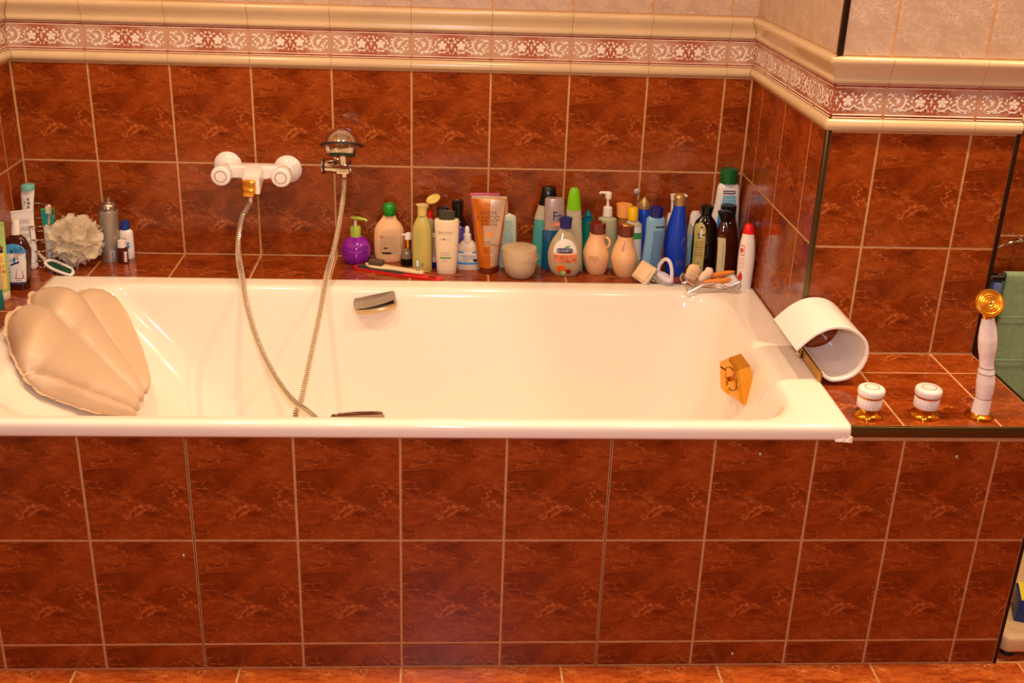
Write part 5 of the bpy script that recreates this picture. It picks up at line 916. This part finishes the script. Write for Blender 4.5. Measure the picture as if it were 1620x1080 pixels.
def lump(name,m,label,cat,loc,rot,sz,seed,rough_=.12,sub=3,par=None,group='soap pieces in the wire dish',n4=3.0):
    bm=bmesh.new(); bmesh.ops.create_icosphere(bm,subdivisions=sub,radius=1); rnd=random.Random(seed); fr=[Vector((rnd.uniform(-1,1),rnd.uniform(-1,1),rnd.uniform(-1,1)))*4 for _ in range(5)]; ph=[rnd.uniform(0,6) for _ in range(5)]
    for v in bm.verts:
        d=v.co.normalized(); k=(abs(d.x)**n4+abs(d.y)**n4+abs(d.z)**n4)**(-1/n4); k*=1+rough_*sum(math.sin(f.dot(d)+p_) for f,p_ in zip(fr,ph))/3
        v.co=Vector((d.x*sz[0],d.y*sz[1],d.z*sz[2]))*k
    V=[v.co.copy() for v in bm.verts]; bm.verts.index_update(); Fc=[[v.index for v in f.verts] for f in bm.faces]; bm.free()
    o=mesh(name,V,Fc,m,None,True,loc=loc,rot=rot,auto=60); return tag(o,label,cat,group)
lump('soap_bar','soap_cream','cream soap bar standing on edge at the left end of the dish','soap',(1.6960,-.240,.6170),(.25,.15,.1),(.0165,.009,.0245),1,.03)
lump('soap_chunk','soap_white','jagged whitish soap chunk in the middle of the dish','soap',(1.7330,-.236,.6135),(.2,.45,.3),(.0145,.010,.0235),5,.35,n4=2.2)
lump('soap_stick','soap_orange','rear orange soap stick lying across the dish','soap',(1.7740,-.226,.6100),(0,-.16,.05),(.0330,.0065,.0062),8,.10)
lump('soap_stick','soap_orange','front orange soap stick lying across the dish','soap',(1.7560,-.255,.6010),(0,-.10,.02),(.0360,.0070,.0065),9,.08)
# wall hook
hk=thing('wall_hook','small clear suction hook on the back wall joint','hook',(1.582,0,.752)); MB().lathe([(0,0),(.0085,0),(.009,.001),(.006,.004),(.003,.006),(0,.0065)],24,(0,0,.007),'y').build('suction_cup','clear_hook',hk,smooth=True); MB().tube(spline([(0,-.005,.007),(0,-.008,-.003),(0,-.007,-.014),(.002,-.012,-.017),(.003,-.016,-.012)],4),.0012,8).build('hook_wire','steel',hk,smooth=True)
# ---------------- inflatable shell pillow ----------------
nrm=Vector((.22,0,.31)).normalized(); dn=Vector((nrm.z,0,-nrm.x)); O_=Vector((.12,0,.596))
def uv(x,y): return ((x-.12)/dn.x,y)     # along slope, across
outer=[(.340,-.440),(.310,-.375),(.280,-.335),(.252,-.292),(.223,-.262),(.196,-.280),(.186,-.340),(.172,-.352),(.150,-.366),(.132,-.390),(.126,-.425),(.140,-.466),(.130,-.495),(.125,-.545),(.138,-.610),(.162,-.660),(.190,-.705),(.208,-.727),(.222,-.742),(.250,-.752),(.285,-.738),(.318,-.722),(.345,-.705)]
seam=[0,6,11,17,22]
hub=[(.385,-.505),(.388,-.545),(.385,-.585),(.392,-.625),(.386,-.660)]  # at seams
WALLP=[(0,.586),(.190,.586),(.205,.581),(.222,.566),(.235,.547),(.27,.508),(.325,.448),(.385,.378),(.44,.31)]
def rest(x,y):
    """point of the pillow's underside: the sloping plane, lifted where it would sink into rim or tub wall"""
    u_,v_=uv(x,y); P=O_+dn*u_+Vector((0,y,0))
    for _ in range(4):
        for (a,b),(c,d) in zip(WALLP,WALLP[1:]):
            if P.x<=c: zm=b+(d-b)*(P.x-a)/(c-a); break
        dz=zm-.006-P.z
        if dz>0: P=P+Vector((.70,-1.9,1))*dz*.6
    return P
def hubp(t): 
    i=0
    while i<3 and t>seam[i+1]: i+=1
    f=(t-seam[i])/(seam[i+1]-seam[i]); a,b=hub[i],hub[i+1]; bulge=.010*math.sin(PI*f); return (a[0]+(b[0]-a[0])*f+bulge,a[1]+(b[1]-a[1])*f),f,i
NT=110; NS=34; TOP=[];BOT=[]; ox=spline([(x,y,0) for x,y in outer],5)
amp=[.058,.056,.060,.040]
for a in range(NT+1):
    t_=22*a/NT; h,f,i=hubp(t_); k=min(len(ox)-1,int(round(t_*5))); po=ox[k]; rt=[];rb=[]
    for b in range(NS+1):
        s_=b/NS; x=h[0]+(po.x-h[0])*s_; y=h[1]+(po.y-h[1])*s_
        # rays bow slightly (shell ribs curve)
        y+=.012*math.sin(PI*s_)*(.5-a/NT); x+=.014*math.sin(PI*s_)*(.4-a/NT)
        lob=math.sqrt(max(0,1-(2*f-1)**2)); end=min(1,(1-s_)/.22); end=math.sqrt(max(0,1-(1-end)**2)); st=min(1,s_/.14); st=math.sqrt(max(0,1-(1-st)**2))
        wdt=.42+.58*s_
        H=amp[i]*(lob*.95+.05*math.sin(PI*a/NT)**.5)*end*st*wdt
        wr=.0030*max(0,math.sin(s_*46+i*2+3*math.sin(t_*1.7)))*(1-lob)*st*end+.0012*math.sin(s_*31+t_*3)*(1 if i==3 else .25)*st*end+.0010*math.sin(t_*9+1.3*i)*max(0,s_-.75)*4*end
        P0=rest(x,y); lift=.012
        rt.append(P0+nrm*(lift+H+wr)); rb.append(P0+nrm*(lift-.30*H*(1-.3*s_)))
    TOP.append(rt);BOT.append(rb)
V=[];Fc=[]; M=NS+1
for r_ in TOP: V+=r_
off_=len(V)
for r_ in BOT: V+=r_
for a in range(NT):
    for b in range(NS):
        Fc.append((a*M+b,(a+1)*M+b,(a+1)*M+b+1,a*M+b+1)); Fc.append((off_+a*M+b,off_+a*M+b+1,off_+(a+1)*M+b+1,off_+(a+1)*M+b))
for a in range(NT): Fc.append((a*M,off_+a*M,off_+(a+1)*M,(a+1)*M)); Fc.append((a*M+NS,(a+1)*M+NS,off_+(a+1)*M+NS,off_+a*M+NS))
for b in range(NS): Fc.append((b,b+1,off_+b+1,off_+b)); Fc.append((NT*M+b,off_+NT*M+b,off_+NT*M+b+1,NT*M+b+1))
pt_=thing('bath_pillow','beige inflatable shell-shaped bath pillow at the left tub end','bath pillow')
po_=mesh('air_chambers',V,Fc,'pillow',pt_,True)
bm=bmesh.new(); bm.from_mesh(po_.data); bmesh.ops.remove_doubles(bm,verts=bm.verts,dist=.0002); bmesh.ops.recalc_face_normals(bm,faces=bm.faces); bm.to_mesh(po_.data); bm.free(); po_.data.polygons.foreach_set('use_smooth',[True]*len(po_.data.polygons))
# welded seam flange with a rippled edge
R=[];N2=132
for a in range(N2+1):
    k=int(round((len(ox)-1)*a/N2)); p=ox[k]; q=ox[min(k+1,len(ox)-1)]; p0=ox[max(k-1,0)]; d=(q-p0).normalized(); nn=Vector((-d.y,d.x,0)); ctr=Vector((.26,-.52,0)); nn=nn if nn.dot(p-ctr)>0 else -nn
    rip=.0014*math.sin(a*1.15)+.0010*math.sin(a*2.7); w_=.0055+.0015*math.sin(a*.9)
    def pt3(P_,h_): return rest(P_.x,P_.y)+nrm*h_
    R.append([pt3(p-nn*.006,.0135),pt3(p+nn*w_,.0135+rip),pt3(p+nn*w_,.0123+rip),pt3(p-nn*.006,.0105)])
MB().rings(R).build('seam_flange','pillow',pt_,smooth=True,auto=60)
# ---------------- towel bay at the right ----------------
tr=thing('towel_rail','dark towel rail with a chrome end knob on the far right wall','towel rail',(2.30,YFAR,.735))
MB().tube([(.0,-.0005,0),(0,-.055,0)],.007,12).build('bracket','towel_black',tr,smooth=True); MB().tube([(-.012,-.058,-.002),(.45,-.058,-.002)],.0065,12).build('rail','towel_black',tr,smooth=True)
MB().lathe([(0,-.014),(.004,-.0135),(.0055,-.011),(.0055,-.009),(.003,-.008)],14,(0,-.058,-.002),'x').build('rail_knob','chrome',tr,smooth=True)
def towel(name,m,label,x0,x1,y,z0,z1,amp_,ph,group=None,back=.010):
    nx=40;nz=50; th_=.0035; F_=[];B_=[]
    def prof(s): # s 0..1 front bottom->top->over
        return None
    V=[];Fc=[]
    L=[]
    H=z1-z0
    for j in range(nz+1): L.append((y-.008,z0+H*j/nz,1-j/nz))
    for j in range(1,8): a=PI*j/8; L.append((y-.008*math.cos(a)*1.0,z1+.008*math.sin(a),0))
    for j in range(0,12): L.append((y+.008,z1-H*.5*j/11,j/22))
    for yy,zz,f in L:
        for i in range(nx+1):
            x=x0+(x1-x0)*i/nx; w_=amp_*f*(math.sin(i*.55+ph)+.4*math.sin(i*1.3+ph*2)); cr=.0016*math.sin(zz*60+math.sin(i*.4)*2)*f
            V.append((x+.002*math.sin(zz*40)*f,yy-abs(w_)*.6-cr if yy<y else yy+.001,zz))
    n=nx+1; m_=len(L)
    Fc=[(j*n+i,j*n+i+1,(j+1)*n+i+1,(j+1)*n+i) for j in range(m_-1) for i in range(nx)]
    o=mesh(name,V,Fc,m,None,True); md=o.modifiers.new('s','SOLIDIFY'); md.thickness=th_; md.offset=0
    return tag(o,label,'towel',group)
YT=YFAR-.058
tw=towel('towel','towel_green','green towel hanging over the rail at the right edge',2.318,2.70,YT,.16,.738,.006,.4)
for z in (.645,.540,.43):
    b__=MB(); b__.rings([[(2.320,YT-.0135-.006*(.738-z),z-.0015),(2.320,YT-.0145-.006*(.738-z),z),(2.320,YT-.0135-.006*(.738-z),z+.0015)],[(2.698,YT-.0135-.006*(.738-z),z-.0015),(2.698,YT-.0145-.006*(.738-z),z),(2.698,YT-.0135-.006*(.738-z),z+.0015)]]); b__.build('woven_band','towel_green',tw)
bt=thing('bath_mitt','blue folded washcloth hanging behind the green towel','washcloth',(2.302,YT+.010,.735)); MB().box((-.008,-.018,-.085),(.012,.004,-.012),.006).build('cloth','towel_blue',bt,smooth=True); MB().tube([(0,-.006,-.013),(0,-.006,-.002),(.002,-.012,.008)],.001,6).build('loop','towel_blue',bt)
rg=thing('towel_ring','thin chrome ring on the wall above the green towel','towel ring',(2.36,YFAR,.722)); MB().tube([(.085*math.cos(2*PI*k/60),-.028,.010+.078*math.sin(2*PI*k/60)+.0) for k in range(60)],.0022,8,closed=True).build('ring','chrome',rg,smooth=True); MB().tube([(0,-.0005,.088),(0,-.03,.088)],.004,10).build('mount','chrome',rg,smooth=True)
# floor tray / scale with box
ty=thing('floor_tray','beige plastic tray on dark feet on the floor by the panel end','tray',(2.275,-.974,0))
mb=MB(); R=[]
for ins,z,r in ((.006,.020,.016),(.001,.024,.02),(0,.030,.022),(0,.052,.022),(.002,.057,.022),(.006,.0595,.02),(.030,.0585,.02),(.034,.055,.018),(.036,.046,.016)): R.append(rrect(ins,.40-ins,ins,.41-ins,r,z))
mb.rings(R); mb.build('tray_body','tray_beige',ty,smooth=True,auto=50)
for x in (.03,.37):
    for y in (.03,.38): MB().lathe([(0,0),(.014,0),(.015,.004),(.013,.0205),(0,.0205)],16,(x,y,0)).build('foot','rubber_dark',ty,smooth=True)
bx_=thing('carton','dark blue carton with yellow top edge standing on the beige tray','box',(2.3940,-.8800,.0462),(0,0,-.35)); MB().box((-.050,-.035,0),(.090,.035,.055),.001).build('body','box_blue',bx_,smooth=True); MB().box((-.046,-.0350,.0552),(.090,.0350,.0585),.0005).build('edge','box_yellow',bx_)
# ---------------- ceiling downlights ----------------
for (x,y,p),wh in zip(LAMPS,('over the left end of the tub','over the middle of the tub','over the side deck taps','over the towel bay','behind the camera towards the left wall','behind the camera towards the right')):
    d=thing('downlight','round recessed ceiling downlight '+wh,'downlight',(x,y,CEIL),group='ceiling downlights')
    MB().lathe([(.040,-.0005),(.055,-.0005),(.056,-.004),(.052,-.008),(.041,-.008)],32).build('ring','chrome',d,smooth=True); MB().lathe([(0,-.0008),(.039,-.0008),(.0395,-.003),(0,-.0035)],32).build('diffuser','lamp_glow',d,smooth=True)
